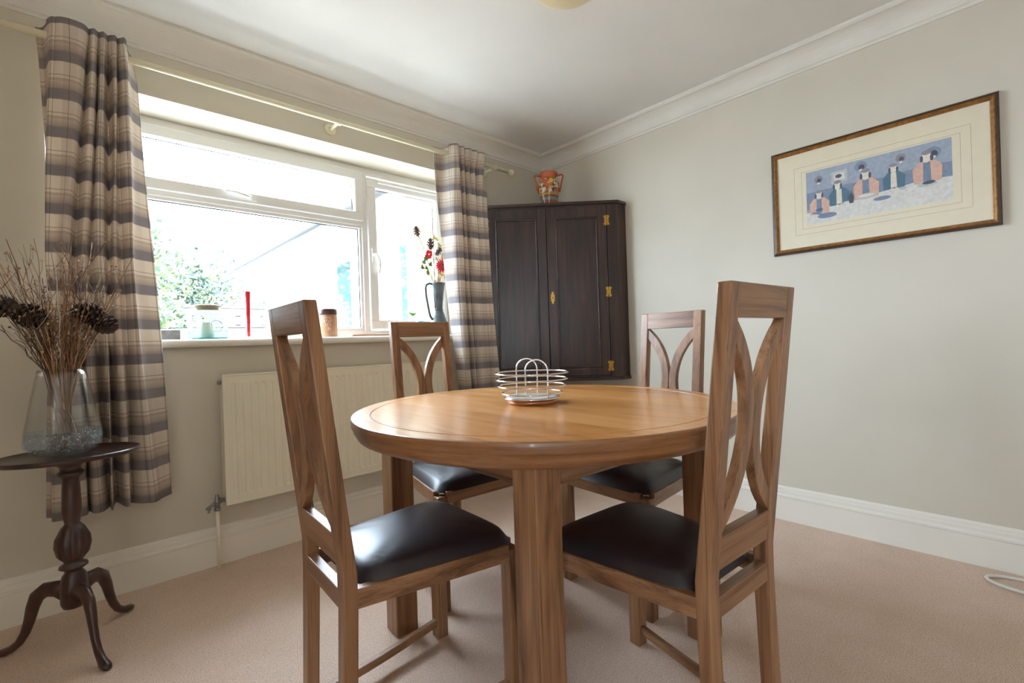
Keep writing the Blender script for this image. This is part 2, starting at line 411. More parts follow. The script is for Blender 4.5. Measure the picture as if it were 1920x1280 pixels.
simple_window('added_door_1', 'unseen glazed door in the left wall, added to light the room', {'frame': [(-4.75, -4.68, -4.2, -4.13, 0, 2.1), (-4.75, -4.68, -3.85, -3.8, 0, 2.1), (-4.75, -4.68, -4.13, -3.85, 2.03, 2.1), (-4.75, -4.68, -4.13, -3.85, 0, .1)], 'pane': (-4.72, -4.714, -4.13, -3.85, .1, 2.03)})  # invented door, out of view, brightens the room from behind the camera

# ------------------------------------------------------------------ chairs
def make_chair(label, loc, rz):
    T = thing('dining_chair', label, 'chair', loc, rz, 'oak dining chairs round the table')
    hw, hwf, t, d, rk, Ht, Hr = .1505, .212, .0385, .030, .0645, 1.078, 1.008
    z1, z2, z3, z4, zk, Df, lt = .560, .487, .433, .388, .47, .458, .0393
    by = lambda z: -rk*max(0, z-zk)/(Ht-zk)
    for s in (-1, 1):
        prof = [(-.012, 0), (0, z4), (0, zk), (by(.6)-.0, .6), (by(Ht), Ht), (by(Ht)+d, Ht), (by(.6)+d+.002, .6), (d+.004, zk), (d+.004, z4), (d-.010, 0)]
        a, b = sorted((s*hw, s*(hw-t)))
        recalc(MB().prism(prof, 'x', a, b).build('back_post', OAK['z'], T, .0035))
        a, b = sorted((s*hwf, s*(hwf-lt)))
        MB().box(a, b, Df-lt, Df, 0, z4+.03).build('front_leg', OAK['z'], T, .0035)
    def rail(za, zb, y0, y1, name):
        p = [(by(za)+y0, za), (by(za)+y1, za), (by(zb)+y1, zb), (by(zb)+y0, zb)]
        return recalc(MB().prism(p, 'x', -hw+t-.003, hw-t+.003).build(name, OAK['x'], T, .002))
    rail(Hr, Ht-.0005, .0005, d-.001, 'top_rail'); rail(z2, z1, .002, d-.004, 'lower_rail')
    # crossing curved slats
    for s in (-1, 1):
        cz = (Hr+z1)/2; wv = .0345; R = .262; cx = s*(wv/2+R+.0005)
        xe = hw-t+.006; am = math.acos(max(-1, min(1, (cx*s-xe+wv*.1)/R)))
        inner, outer = [], []
        n = 20
        zlim = (Hr-z1)/2+.004
        for i in range(n+1):
            a = -am*1.10+2*am*1.10*i/n
            for lst, rr in ((inner, R+wv/2), (outer, R-wv/2)):
                xx = cx*s-rr*math.cos(a); zz = rr*math.sin(a)
                xx = min(xx, xe); zz = max(-zlim, min(zlim, zz))
                lst.append((s*xx, cz+zz))
        y0, y1 = .004, .025
        fr = []
        for p in range(n+1):
            fr.append([Vector((q[0], by(q[1])+yy, q[1])) for q, yy in ((inner[p], y0), (outer[p], y0), (outer[p], y1), (inner[p], y1))])
        recalc(MB().loft(fr, True, True, 0, False).build('curved_slat', OAK['z'], T, .0015))
    # seat rails
    MB().box(-hw+t-.003, hw-t+.003, .001, .026, z4, z3).build('seat_rail', OAK['x'], T, .002)
    MB().box(-hwf+lt-.003, hwf-lt+.003, Df-.026, Df-.002, z4, z3).build('seat_rail', OAK['x'], T, .002)
    for s in (-1, 1):
        pa = [(s*(hw-.001), d-.002), (s*(hwf-.001), Df-lt+.002), (s*(hwf-.025), Df-lt+.002), (s*(hw-.025), d-.002)]
        recalc(MB().prism(pa, 'z', z4, z3).build('seat_rail', OAK['y'], T, .002))
        # low side stretcher, gently bowed
        rings = []
        for i in range(11):
            q = i/10; x = s*(hw-.022+(hwf-hw)*q); y = .016+(Df-lt-.016+.004)*q; z = .047+.010*math.sin(PI*q)*-.6+.004*q
            rings.append([Vector((x-.009, y, z-.012)), Vector((x+.009, y, z-.012)), Vector((x+.009, y, z+.012)), Vector((x-.009, y, z+.012))])
        recalc(MB().loft(rings, True, True, 0, False).build('stretcher', OAK['y'], T, .002))
    # upholstered seat
    m = MB(); nx, ny = 26, 26; y0, y1 = .040, Df+.002
    def P(i, j, top):
        u, v = -1+2*i/nx, -1+2*j/ny
        k = 7.0; sc = (abs(u)**k+abs(v)**k)**(1/k); mx = max(abs(u), abs(v)); q = (mx/sc) if sc > 0 else 1
        uu, vv = u*q, v*q
        e = max(abs(u), abs(v)); y = y0+(y1-y0)*(vv+1)/2; f = (y-y0)/(y1-y0)
        wx = (hw-.004)+((hwf+.001)-(hw-.004))*f
        dome = (1-abs(u)**3.2)*(1-abs(v)**3.2); edge = max(0, 1-e**9)**.5
        z = z3-.004+.034*edge+.020*dome
        return Vector((uu*wx, y, z if top else z3-.004))
    vs = [P(i, j, True) for j in range(ny+1) for i in range(nx+1)]
    fs = [(j*(nx+1)+i, j*(nx+1)+i+1, (j+1)*(nx+1)+i+1, (j+1)*(nx+1)+i) for j in range(ny) for i in range(nx)]
    m.add(vs, fs, 0, True)
    rim = [P(i, 0, False) for i in range(nx+1)]+[P(nx, j, False) for j in range(1, ny+1)]+[P(i, ny, False) for i in range(nx-1, -1, -1)]+[P(0, j, False) for j in range(ny-1, 0, -1)]
    o = len(m.v); m.add(rim, [tuple(range(len(rim)))[::-1]])
    m.build('seat', LEATHER, T)
    return T
chairA = make_chair('oak slat-back dining chair in the left foreground, in front of the radiator', (-2.265, -1.347, 0), -1.617)
dup(chairA, (-1.6115, -2.0875, 0), -.0636, 'oak dining chair in the right foreground, its tall back overlapping the table')
dup(chairA, (-1.504, -.640, 0), 3.069, 'orange-brown oak dining chair facing the camera with its back to the radiator and window')
dup(chairA, (-.805, -1.464, 0), 1.4997, 'pale-lit oak dining chair with its back to the blank right wall, beyond the table')

# ------------------------------------------------------------------ dining table
def dining_table():
    T = thing('dining_table', 'round extending oak dining table in the middle of the four chairs', 'table', (-1.5536, -1.4243, 0), -.0526)
    R = .603
    m = MB(); m.lathe([(.001, .7665), (.545, .7665), (.5462, .7640), (.5482, .7640), (.5495, .7665), (R-.005, .7665), (R-.005, .7392), (.001, .7392)], 160)
    for i in range(len(m.sm)): m.sm[i] = False
    m.build('table_top', TABLE_TOP, T)
    m = MB(); m.lathe([(R-.0048, .7663), (R-.001, .765), (R, .762), (R, .741), (R-.003, .7375), (R-.006, .7365), (R-.006, .725), (R-.016, .708), (R-.035, .700), (.50, .700), (.50, .7390), (R-.0048, .7390)], 160, cap=False)
    for i in range(len(m.sm)): m.sm[i] = i >= 160 and i < 160*8
    m.f += [[a_[0], a_[1], a_[2], a_[3]] for a_ in []]
    recalc(m.build('edge_band', BAND, T))
    s, h = .3552, .0395
    for sx in (-1, 1):
        for sy in (-1, 1):
            MB().box(sx*s-h, sx*s+h, sy*s-h, sy*s+h, 0, .70).build('leg', OAK['z'], T, .004)
    for sx in (-1, 1):
        MB().box(sx*s-.012, sx*s+.012, -s+h-.002, s-h+.002, .636, .7384).build('apron', OAK['y'], T, .002)
        MB().box(-s+h-.002, s-h+.002, sx*s-.012, sx*s+.012, .636, .7384).build('apron', OAK['x'], T, .002)
    return T
dining_table()

# ------------------------------------------------------------------ wire basket on the table
def basket():
    vx, vy = 1.105, 1.115; L = math.hypot(vx, vy); vx /= L; vy /= L
    T = thing('wire_basket', 'round silver wire basket with two arched handles on the table', 'basket', (-1.572, -1.398, .7665), math.atan2(vy, vx))
    # local x = away from the camera, local y = to the left
    MB().lathe([(.001, 0), (.078, 0), (.082, .004), (.083, .010), (.079, .014), (.001, .014)], 48).build('base', COPPER, T)
    MB().lathe([(.001, .0145), (.080, .0145), (.088, .019), (.088, .023), (.070, .021), (.001, .021)], 48).build('dish', WHITEC, T)
    for z, r in ((.101, .122), (.080, .119), (.058, .113), (.034, .100)):
        MB().tube([(r*math.cos(a), r*math.sin(a), z) for a in [2*PI*i/64 for i in range(64)]], .0026, 8, closed=True).build('ring', CHROME, T)
    MB().tube([(.091*math.cos(a), .091*math.sin(a), .0185) for a in [2*PI*i/64 for i in range(64)]], .0026, 8, closed=True).build('ring', CHROME, T)
    for sx, yc in ((-1, -.016), (1, .016)):
        x = sx*.060; hwid = .036; zt = .146; pts = []
        pts.append((x, yc-hwid, .016)); pts.append((x, yc-hwid, .06)); 
        for i in range(13):
            a = PI-PI*i/12; pts.append((x, yc+hwid*math.cos(a), zt-hwid+hwid*math.sin(a)))
        pts.append((x, yc+hwid, .06)); pts.append((x, yc+hwid, .016))
        MB().tube(pts, .0026, 8).build('handle', CHROME, T)
basket()

# ------------------------------------------------------------------ corner cabinet
def cabinet():
    c = .425
    T = thing('corner_cupboard', 'tall dark oak corner cupboard with two panelled doors and brass hinges', 'cupboard', (-c, -c, .70), -PI/4)
    # local x runs along the front (towards the right wall), local -y faces the room
    r2 = math.sqrt(2); hwid = .461; H = 1.163
    foot = [(-hwid, 0), (hwid, 0), (hwid+.068, .068), (0, c*r2-.012), (-hwid-.068, .068)]
    def ins(k, z0, z1, name, mat):      # carcass layer grown by k outwards in front
        p = [(-hwid-k*.6, -k), (hwid+k*.6, -k), (hwid+.068+k*.3, .068-k), (hwid+.066, .070), (0, c*r2-.012), (-hwid-.066, .070), (-hwid-.068-k*.3, .068-k)]
        return recalc(MB().prism(p, 'z', z0, z1).build(name, mat, T, .003))
    m = MB(); z0, z1 = .02, H-.02
    recalc(MB().prism([(-hwid, 0), (-hwid, .03), (-.392, .03), (-.392, 0)], 'z', z0, z1).build('front_stile', DK['z'], T, .002))
    recalc(MB().prism([(.392, 0), (.392, .03), (hwid, .03), (hwid, 0)], 'z', z0, z1).build('front_stile', DK['z'], T, .002))
    m = MB(); m.prism([(-hwid, .0), (-hwid-.066, .066), (-hwid-.066, .070), (0, c*r2-.014), (0, c*r2-.03), (-hwid-.04, .068), (-hwid+.0, .022)], 'z', z0, z1)
    recalc(m.build('side_panel', DK['z'], T)); m = MB()
    m.prism([(hwid, .0), (hwid+.066, .066), (hwid+.066, .070), (0, c*r2-.014), (0, c*r2-.03), (hwid+.04, .068), (hwid-.0, .022)], 'z', z0, z1)
    recalc(m.build('side_panel', DK['z'], T))
    ins(.012, H-.02, H, 'cornice_moulding', DK['x']); ins(.010, 0, .022, 'bottom_moulding', DK['x'])
    MB().box(-.39, .39, .004, .03, .022, .032).build('bottom_rail', DK['x'], T); MB().box(-.39, .39, .004, .03, H-.034, H-.02).build('top_rail', DK['x'], T)
    for s in (-1, 1):
        xa, xb = sorted((s*.0015, s*.3895)); za, zb = .034, H-.036
        m = MB(); pm = .058
        m.box(xa, xa+pm, -.004, .018, za, zb); m.box(xb-pm, xb, -.004, .018, za, zb)
        m.box(xa+pm, xb-pm, -.004, .018, zb-.062, zb); m.box(xa+pm, xb-pm, -.004, .018, za, za+.052)
        D = m.build('door', DK['z'], T, .002)
        px0, px1, pz0, pz1 = xa+pm, xb-pm, za+.052, zb-.062
        MB().box(px0, px1, .006, .014, pz0, pz1).build('door_panel', DK['z'], D)
        m = MB(); q = .011
        for (a0, a1, b0, b1) in ((px0, px1, pz0, pz0+q), (px0, px1, pz1-q, pz1), (px0, px0+q, pz0, pz1), (px1-q, px1, pz0, pz1)):
            m.box(a0, a1, -.0075, .008, b0, b1)
        m.build('panel_moulding', DK['x'], D, .004, 3)
        for hz in (1.035, .572, .092):       # brass butterfly hinges
            m = MB(); hx = s*.3905
            for sd in (-1, 1):
                o = [(0, -.03), (.006, -.036), (.012, -.028), (.017, -.033), (.019, -.020), (.012, -.012), (.015, 0), (.012, .012), (.019, .020), (.017, .033), (.012, .028), (.006, .036), (0, .03)]
                m.prism([(hx+sd*(a*.95+.001), hz+b) for a, b in (o if sd > 0 else o[::-1])], 'y', -.0072, -.0042)
            m.tube([(hx, -.0075, hz-.030), (hx, -.0075, hz+.030)], .0032, 8)
            recalc(m.build('hinge', BRASS, T))
        if s > 0:
            kx, kz = .028, .545
            o = [(0, -.042), (.007, -.034), (.005, -.026), (.013, -.018), (.010, -.008), (.014, 0), (.010, .008), (.013, .018), (.005, .026), (.007, .034), (0, .042)]
            o = o+[(-a, b) for a, b in o[::-1][1:-1]]
            E_ = recalc(MB().prism([(kx+a, kz+b) for a, b in o], 'y', -.0075, -.0042).build('escutcheon', BRASS, D))
            m = MB(); m.lathe([(.001, 0), (.0035, 0), (.0035, .0012), (.001, .0012)], 12, M=Matrix.Translation((kx, -.0075, kz+.003)) @ Matrix.Rotation(PI/2, 4, 'X')); m.box(kx-.0014, kx+.0014, -.0088, -.0076, kz-.008, kz+.002)
            m.build('keyhole', DARKSLOT, E_)
cabinet()

# ------------------------------------------------------------------ painted urn
def urn():
    T = thing('painted_urn', 'orange two-handled vase painted with figures, on top of the dark cupboard', 'vase', (-.284, -.333, 1.863), -PI/4)
    k = N('painted_pottery'); v = k.coord(); vo = k.n('ShaderNodeTexVoronoi'); k.l(v, vo.inputs['Vector']); vo.inputs['Scale'].default_value = 62
    hsv = k.n('ShaderNodeSeparateColor'); k.l(vo.outputs['Color'], hsv.inputs[0])
    x = k.n('ShaderNodeValToRGB'); k.l(hsv.outputs[0], x.inputs[0]); x.color_ramp.interpolation = 'CONSTANT'; e = x.color_ramp.elements
    st = [(0, srgb(196, 96, 52)), (.28, srgb(226, 150, 98)), (.42, srgb(206, 206, 196)), (.55, srgb(200, 100, 58)), (.70, srgb(64, 92, 90)), (.80, srgb(222, 186, 150)), (.9, srgb(98, 116, 60))]
    while len(e) < len(st): e.new(.5)
    for i, (p_, c_) in enumerate(st): e[i].position = p_; e[i].color = c_
    sp = k.n('ShaderNodeSeparateXYZ'); k.l(v, sp.inputs[0]); z = sp.outputs[2]
    zr = k.n('ShaderNodeValToRGB'); k.l(k.math('DIVIDE', z, .262), zr.inputs[0]); zr.color_ramp.interpolation = 'CONSTANT'; e = zr.color_ramp.elements
    st = [(0, srgb(150, 84, 56)), (.22, srgb(120, 130, 116)), (.30, srgb(150, 78, 48)), (.36, srgb(176, 150, 66)), (.40, srgb(80, 96, 60)), (.44, srgb(200, 110, 64)), (.8, srgb(198, 104, 60))]
    while len(e) < len(st): e.new(.5)
    for i, (p_, c_) in enumerate(st): e[i].position = p_; e[i].color = c_
    msk = k.math('MULTIPLY', k.math('GREATER_THAN', z, .108), k.math('LESS_THAN', z, .212))
    k.base(k.mix(msk, zr.outputs[0], x.outputs[0])); k.rough(.25)
    TC = plain('terracotta_glaze', srgb(186, 92, 54), .25, vary=.12)
    prof = [(.001, 0), (.046, 0), (.050, .006), (.047, .014), (.052, .04), (.064, .085), (.074, .13), (.077, .165), (.073, .195), (.062, .213), (.052, .224), (.050, .232), (.058, .246), (.064, .257), (.064, .262), (.058, .262), (.048, .245), (.044, .225), (.05, .2), (.001, .19)]
    MB().lathe(prof, 48).build('body', k.m, T)
    m = MB(); M_ = Matrix.Translation((.012, -.0735, .190)) @ Matrix.Rotation(PI/2, 4, 'X'); m.lathe([(.001, 0), (.017, 0), (.016, .0016), (.001, .0022)], 20, M=M_)
    m.build('painted_disc', plain('yellow_glaze', srgb(216, 178, 48), .3), T)
    for s in (-1, 1):
        m = MB(); m.tube([(s*.055, 0, .238), (s*.068, 0, .247), (s*.084, 0, .250), (s*.099, 0, .250), (s*.104, 0, .241), (s*.099, 0, .222), (s*.090, 0, .19), (s*.083, 0, .155), (s*.074, 0, .125)], [.005, .0065, .006, .006, .0065, .006, .006, .006, .006], 10)
        m.build('handle', TC, T)
urn()
for _o in COL.objects:
    if _o.name == 'painted_urn': _o.scale = (.95, .95, .95)

# ------------------------------------------------------------------ framed picture
def picture():
    y0, y1, z0, z1 = -1.648, -2.470, 1.3673, 1.8885      # left and right outer edges as seen
    T = thing('framed_print', 'wide framed print of diners at a long table, hung on the right wall', 'picture', (-.0, (y0+y1)/2, (z0+z1)/2), -PI/2)
    # local x = to the right as seen, local -y = towards the room
    W, H = (y0-y1)/2, (z1-z0)/2
    GILT = plain('antique_gilt', srgb(150, 104, 52), .4, metal=.35, vary=.35, nscale=70)
    DG = plain('dark_frame', srgb(70, 46, 30), .4, vary=.3, nscale=50)
    def ring(m, pr, mi):     # pr: (inset, depth) profile mitred round the rectangle
        rings = []
        for sx, sz in ((-1, -1), (1, -1), (1, 1), (-1, 1), (-1, -1)):
            rings.append([Vector((sx*(W-a), -b, sz*(H-a))) for a, b in pr])
        m.loft(rings, True, False, mi, False)
    m = MB(); ring(m, [(0, .001), (0, .016), (.004, .021), (.011, .023), (.011, .001)], 1); ring(m, [(.0111, .001), (.0111, .021), (.015, .0225), (.021, .018), (.024, .013), (.026, .012), (.026, .001)], 0)
    recalc(m.build('frame', [GILT, DG], T))
    MAT_ = plain('cream_mount', srgb(238, 228, 202), .8, vary=.02); LINE = plain('mount_line', srgb(176, 160, 120), .8)
    m = MB(); iw, ih = W-.026, H-.026; m.box(-iw, iw, -.008, -.004, -ih, ih, 0)
    cx, cz = 0.010, -.004      # print centre
    def rect(hx, hz, t, y, mi, ox=0.0, oz=0.0):
        m.box(cx+ox-hx, cx+ox+hx, y-.0002, y, cz+oz+hz-t, cz+oz+hz, mi); m.box(cx+ox-hx, cx+ox+hx, y-.0002, y, cz+oz-hz, cz+oz-hz+t, mi)
        m.box(cx+ox-hx, cx+ox-hx+t, y-.0002, y, cz+oz-hz, cz+oz+hz, mi); m.box(cx+ox+hx-t, cx+ox+hx, y-.0002, y, cz+oz-hz, cz+oz+hz, mi)
    rect(.320, .168, .0012, -.0081, 1); rect(.288, .142, .0012, -.0081, 1); m.build('mount', [MAT_, LINE], T)
    # the print: a blue room, five diners behind a white cloth
    cols = [srgb(166, 178, 196), srgb(134, 148, 174), srgb(226, 224, 218), srgb(222, 182, 164), srgb(86, 122, 144), srgb(234, 226, 212), srgb(84, 90, 108), srgb(150, 146, 154), srgb(124, 144, 170), srgb(198, 202, 204)]
    mats = [plain('print_ink', c, .75, vary=.10, nscale=70) for c in cols]
    m = MB(); px0, px1, pz0, pz1 = cx-.268, cx+.262, cz-.124, cz+.134
    PW, PH = px1-px0, pz1-pz0; lay = [0]
    def poly(pts, mi):
        lay[0] += 1; y = -.0082-.00002*lay[0]
        m.add([(px0+PW*a, y, pz0+PH*b) for a, b in pts], [tuple(range(len(pts)))], mi)
    def oval(a, b, ra, rb, mi, n=14): poly([(a+ra*math.cos(2*PI*i/n), b+rb*math.sin(2*PI*i/n)) for i in range(n)], mi)
    poly([(0, 0), (1, 0), (1, 1), (0, 1)], 0)
    poly([(0, .28), (1, .33), (1, .62), (.8, .63), (.55, .60), (.3, .62), (0, .60)], 1)
    poly([(0, 0), (1, 0), (1, .38), (.8, .40), (.6, .36), (.35, .32), (.2, .30), (0, .22)], 2)
    rnd = random.Random(3)
    for a, b, rr in ((.1, .82, .035), (.42, .88, .045), (.69, .86, .035), (.89, .82, .05)):
        oval(a, b, rr, rr*2.0, 7 if rr < .045 else 1); oval(a+.004, b-.02, rr*.5, rr*1.1, 6); oval(a, b-.07, rr*.35, rr*.5, 2)
    poly([(.20, .68), (.32, .69), (.32, .90), (.20, .89)], 9); poly([(.22, .72), (.30, .73), (.30, .86), (.22, .85)], 2); oval(.255, .80, .025, .035, 6)
    def diner(a, b, s, coat, bend=0):
        poly([(a-.075*s, b-.24*s), (a-.08*s, b-.02*s), (a-.045*s, b+.07*s), (a, b+.10*s), (a+.045*s, b+.07*s), (a+.085*s, b-.02*s), (a+.08*s, b-.24*s)], coat)
        poly([(a-.022*s, b-.22*s), (a-.02*s, b+.06*s), (a+.02*s, b+.06*s), (a+.024*s, b-.22*s)], 8 if coat == 3 else 5)
        oval(a+bend, b+.14*s, .026*s, .085*s, 5); oval(a+bend, b+.205*s, .03*s, .035*s, 7); oval(a+bend-.028*s, b+.12*s, .009*s, .05*s, 6); oval(a+bend+.028*s, b+.12*s, .009*s, .05*s, 6)
        poly([(a-.075*s, b-.06*s), (a-.06*s, b-.22*s), (a-.01*s, b-.26*s), (a-.03*s, b-.18*s)], coat); poly([(a+.08*s, b-.06*s), (a+.06*s, b-.24*s), (a+.01*s, b-.25*s), (a+.04*s, b-.17*s)], coat)
        oval(a-.016*s, b-.25*s, .014*s, .022*s, 5); oval(a+.02*s, b-.25*s, .014*s, .022*s, 5)
    diner(.10, .40, .95, 3); diner(.255, .50, .95, 4, -.01); diner(.45, .56, 1.1, 3); diner(.64, .58, .9, 4); diner(.85, .62, 1.1, 3, .0)
    for a, b, ra, rb, mi in ((.45, .33, .075, .05, 9), (.45, .345, .055, .03, 5), (.16, .12, .075, .05, 1), (.15, .14, .05, .03, 8), (.56, .24, .06, .035, 1), (.85, .33, .06, .05, 9), (.86, .35, .04, .03, 6), (.31, .28, .03, .03, 2), (.70, .34, .03, .025, 9), (.10, .25, .03, .03, 4)):
        oval(a, b, ra, rb, mi)
    poly([(.33, .26), (.36, .26), (.365, .38), (.35, .44), (.345, .50), (.34, .44), (.325, .38)], 6); poly([(.04, .20), (.05, .23), (.18, .13), (.17, .10)], 8)
    m.build('print', mats, T)
    MB().box(-iw-.002, iw+.002, -.0118, -.0112, -ih-.002, ih+.002).build('glazing', pane_mat('picture_glass', (1, 1, 1, 1), .8), T)
picture()

# ------------------------------------------------------------------ curtains, rod
def curtain(name, label, keys, ph=0.0):
    # keys: (height, [(x, y) control points along the cloth]) from the hem at the pole down to the bottom hem
    def spline(P, n=9):
        out = []
        for i in range(len(P)-1):
            p0 = P[max(0, i-1)]; p1 = P[i]; p2 = P[i+1]; p3 = P[min(len(P)-1, i+2)]
            for k in range(n):
                t = k/n
                out.append(tuple(.5*((2*b)+(-a+c)*t+(2*a-5*b+4*c-d_)*t*t+(-a+3*b-3*c+d_)*t**3) for a, b, c, d_ in zip(p0, p1, p2, p3)))
        out.append(tuple(P[-1])); return out
    K = [(z, spline(P)) for z, P in keys]; n = len(K[0][1]); zt, zb = K[0][0], K[-1][0]
    arc = [0]; B_ = K[-1][1]; T_ = K[1][1]
    for i in range(1, n): arc.append(arc[-1]+math.hypot(T_[i][0]-T_[i-1][0], T_[i][1]-T_[i-1][1])*.5+.5*math.hypot(B_[i][0]-B_[i-1][0], B_[i][1]-B_[i-1][1]))
    rows = 56; vs = []; uvs = []
    for j in range(rows+1):
        q = (j/rows)**1.25; z = zt+(zb-zt)*q
        k = 0
        while k < len(K)-2 and z < K[k+1][0]: k += 1
        t = (K[k][0]-z)/(K[k][0]-K[k+1][0]); ts = t if k else t*t*(3-2*t)
        for i in range(n):
            x = K[k][1][i][0]*(1-ts)+K[k+1][1][i][0]*ts; y = K[k][1][i][1]*(1-ts)+K[k+1][1][i][1]*ts
            if -.168 < y < -.075: y = -.168+.093*((y+.168)/.093)**1.7      # broad rounded fronts, narrow gaps
            w_ = .005*math.sin(q*6+i*.23)*min(1, q*3)
            zz = z if j > 0 else z+.008*(1 if y < -.13 else -.4)
            vs.append((x+w_, y+.4*w_, zz)); uvs.append((arc[i], zt-z-.0165+ph))
    fs = [(j*n+i, j*n+i+1, (j+1)*n+i+1, (j+1)*n+i) for j in range(rows) for i in range(n-1)]
    m = MB().add(vs, fs, 0, True); o = m.build(name, PLAID)
    uvl = o.data.uv_layers.new(name='UVMap')
    for lp in o.data.loops: uvl.data[lp.index].uv = uvs[lp.vertex_index]
    sol = o.modifiers.new('thickness', 'SOLIDIFY'); sol.thickness = .003; sol.offset = 0
    tag(o, label, 'curtain'); return o
f, b, g = -.168, -.072, -.139
curtain('curtain', 'long plaid curtain at the left end of the window, behind the dried twigs', [
    (2.193, [(-2.772, b), (-2.750, -.085), (-2.722, f+.01), (-2.690, f-.018), (-2.640, f-.012), (-2.626, g), (-2.612, f-.006), (-2.598, g), (-2.585, f-.004), (-2.572, g+.005), (-2.552, f-.004), (-2.543, g+.005), (-2.524, f-.008), (-2.512, -.10), (-2.492, b+.01)]),
    (2.05, [(-2.766, b), (-2.746, -.085), (-2.727, f+.01), (-2.690, f-.018), (-2.650, f-.010), (-2.634, -.100), (-2.618, f), (-2.604, -.105), (-2.590, f), (-2.572, -.070), (-2.555, f), (-2.543, -.11), (-2.521, f-.010), (-2.507, -.11), (-2.478, b)]),
    (1.35, [(-2.748, b), (-2.752, -.10), (-2.764, f+.02), (-2.730, f-.006), (-2.704, f), (-2.690, -.085), (-2.665, f), (-2.637, -.095), (-2.618, f), (-2.592, -.060), (-2.570, f), (-2.553, -.10), (-2.526, f-.012), (-2.505, -.125), (-2.447, -.085)]),
    (.385, [(-2.785, b-.01), (-2.776, -.10), (-2.764, f+.015), (-2.730, f-.005), (-2.688, f), (-2.668, -.095), (-2.642, f), (-2.616, -.095), (-2.604, f-.005), (-2.588, -.06), (-2.562, f), (-2.545, -.10), (-2.480, f-.014), (-2.458, -.125), (-2.413, -.085)])])
f = -.165
curtain('curtain', 'long plaid curtain between the window and the dark corner cupboard', [
    (2.193, [(-1.045, b), (-.985, -.082), (-.950, f), (-.930, f-.01), (-.905, g), (-.880, f), (-.862, g+.01), (-.830, f), (-.806, g), (-.778, f), (-.757, g), (-.717, f), (-.688, -.12), (-.640, b)]),
    (2.05, [(-1.040, b), (-.985, -.082), (-.948, f), (-.922, f-.01), (-.902, -.07), (-.880, f), (-.862, -.10), (-.842, f), (-.820, -.11), (-.800, f), (-.778, -.09), (-.745, f), (-.705, -.12), (-.660, b)]),
    (1.87, [(-1.032, b), (-.990, -.095), (-.952, f-.008), (-.918, f-.01), (-.900, -.08), (-.880, f), (-.864, -.105), (-.844, f), (-.818, f+.01), (-.800, f), (-.784, -.135), (-.758, f-.004), (-.740, -.176), (-.716, -.180)]),
    (1.30, [(-.978, b), (-.968, -.10), (-.950, f-.008), (-.912, f-.01), (-.895, -.075), (-.874, f), (-.856, -.10), (-.836, f), (-.806, f+.006), (-.780, f), (-.766, -.128), (-.745, f-.012), (-.728, -.185), (-.702, -.192)]),
    (.385, [(-.868, b), (-.900, -.10), (-.922, f-.008), (-.868, f-.01), (-.850, -.075), (-.826, f), (-.808, -.10), (-.790, f-.006), (-.766, f+.002), (-.742, f-.012), (-.728, -.150), (-.708, f-.030), (-.690, -.205), (-.668, -.222)])], .011)
def rod():
    T = thing('curtain_pole', 'cream curtain pole with ball finials above the window', 'curtain pole', (0, 0, 0))
    z, y = 2.148, -.118
    MB().tube([(-3.02, y, z), (-.455, y, z)], .0135, 20).build('pole', ROD, T)
    for x in (-3.035, -.432):
        m = MB(); m.sphere((x, y, z), .021, 20); s = 1 if x < -1 else -1
        m.tube([(x+s*.02, y, z), (x+s*.034, y, z)], .017, 16); m.build('finial', ROD, T)
    for x in (-2.93, -1.655, -.585):
        m = MB(); M_ = Matrix.Translation((x, -.0002, z)) @ Matrix.Rotation(PI/2, 4, 'X')
        m.lathe([(.001, 0), (.031, 0), (.031, .006), (.020, .010), (.012, .014), (.001, .014)], 24, M=M_)
        m.tube([(x, -.012, z), (x, -.06, z), (x, -.118, z)], [.011, .009, .012], 14)
        m.tube([(x-.011, y, z), (x+.011, y, z)], .0185, 20)
        m.build('bracket', ROD, T)
rod()

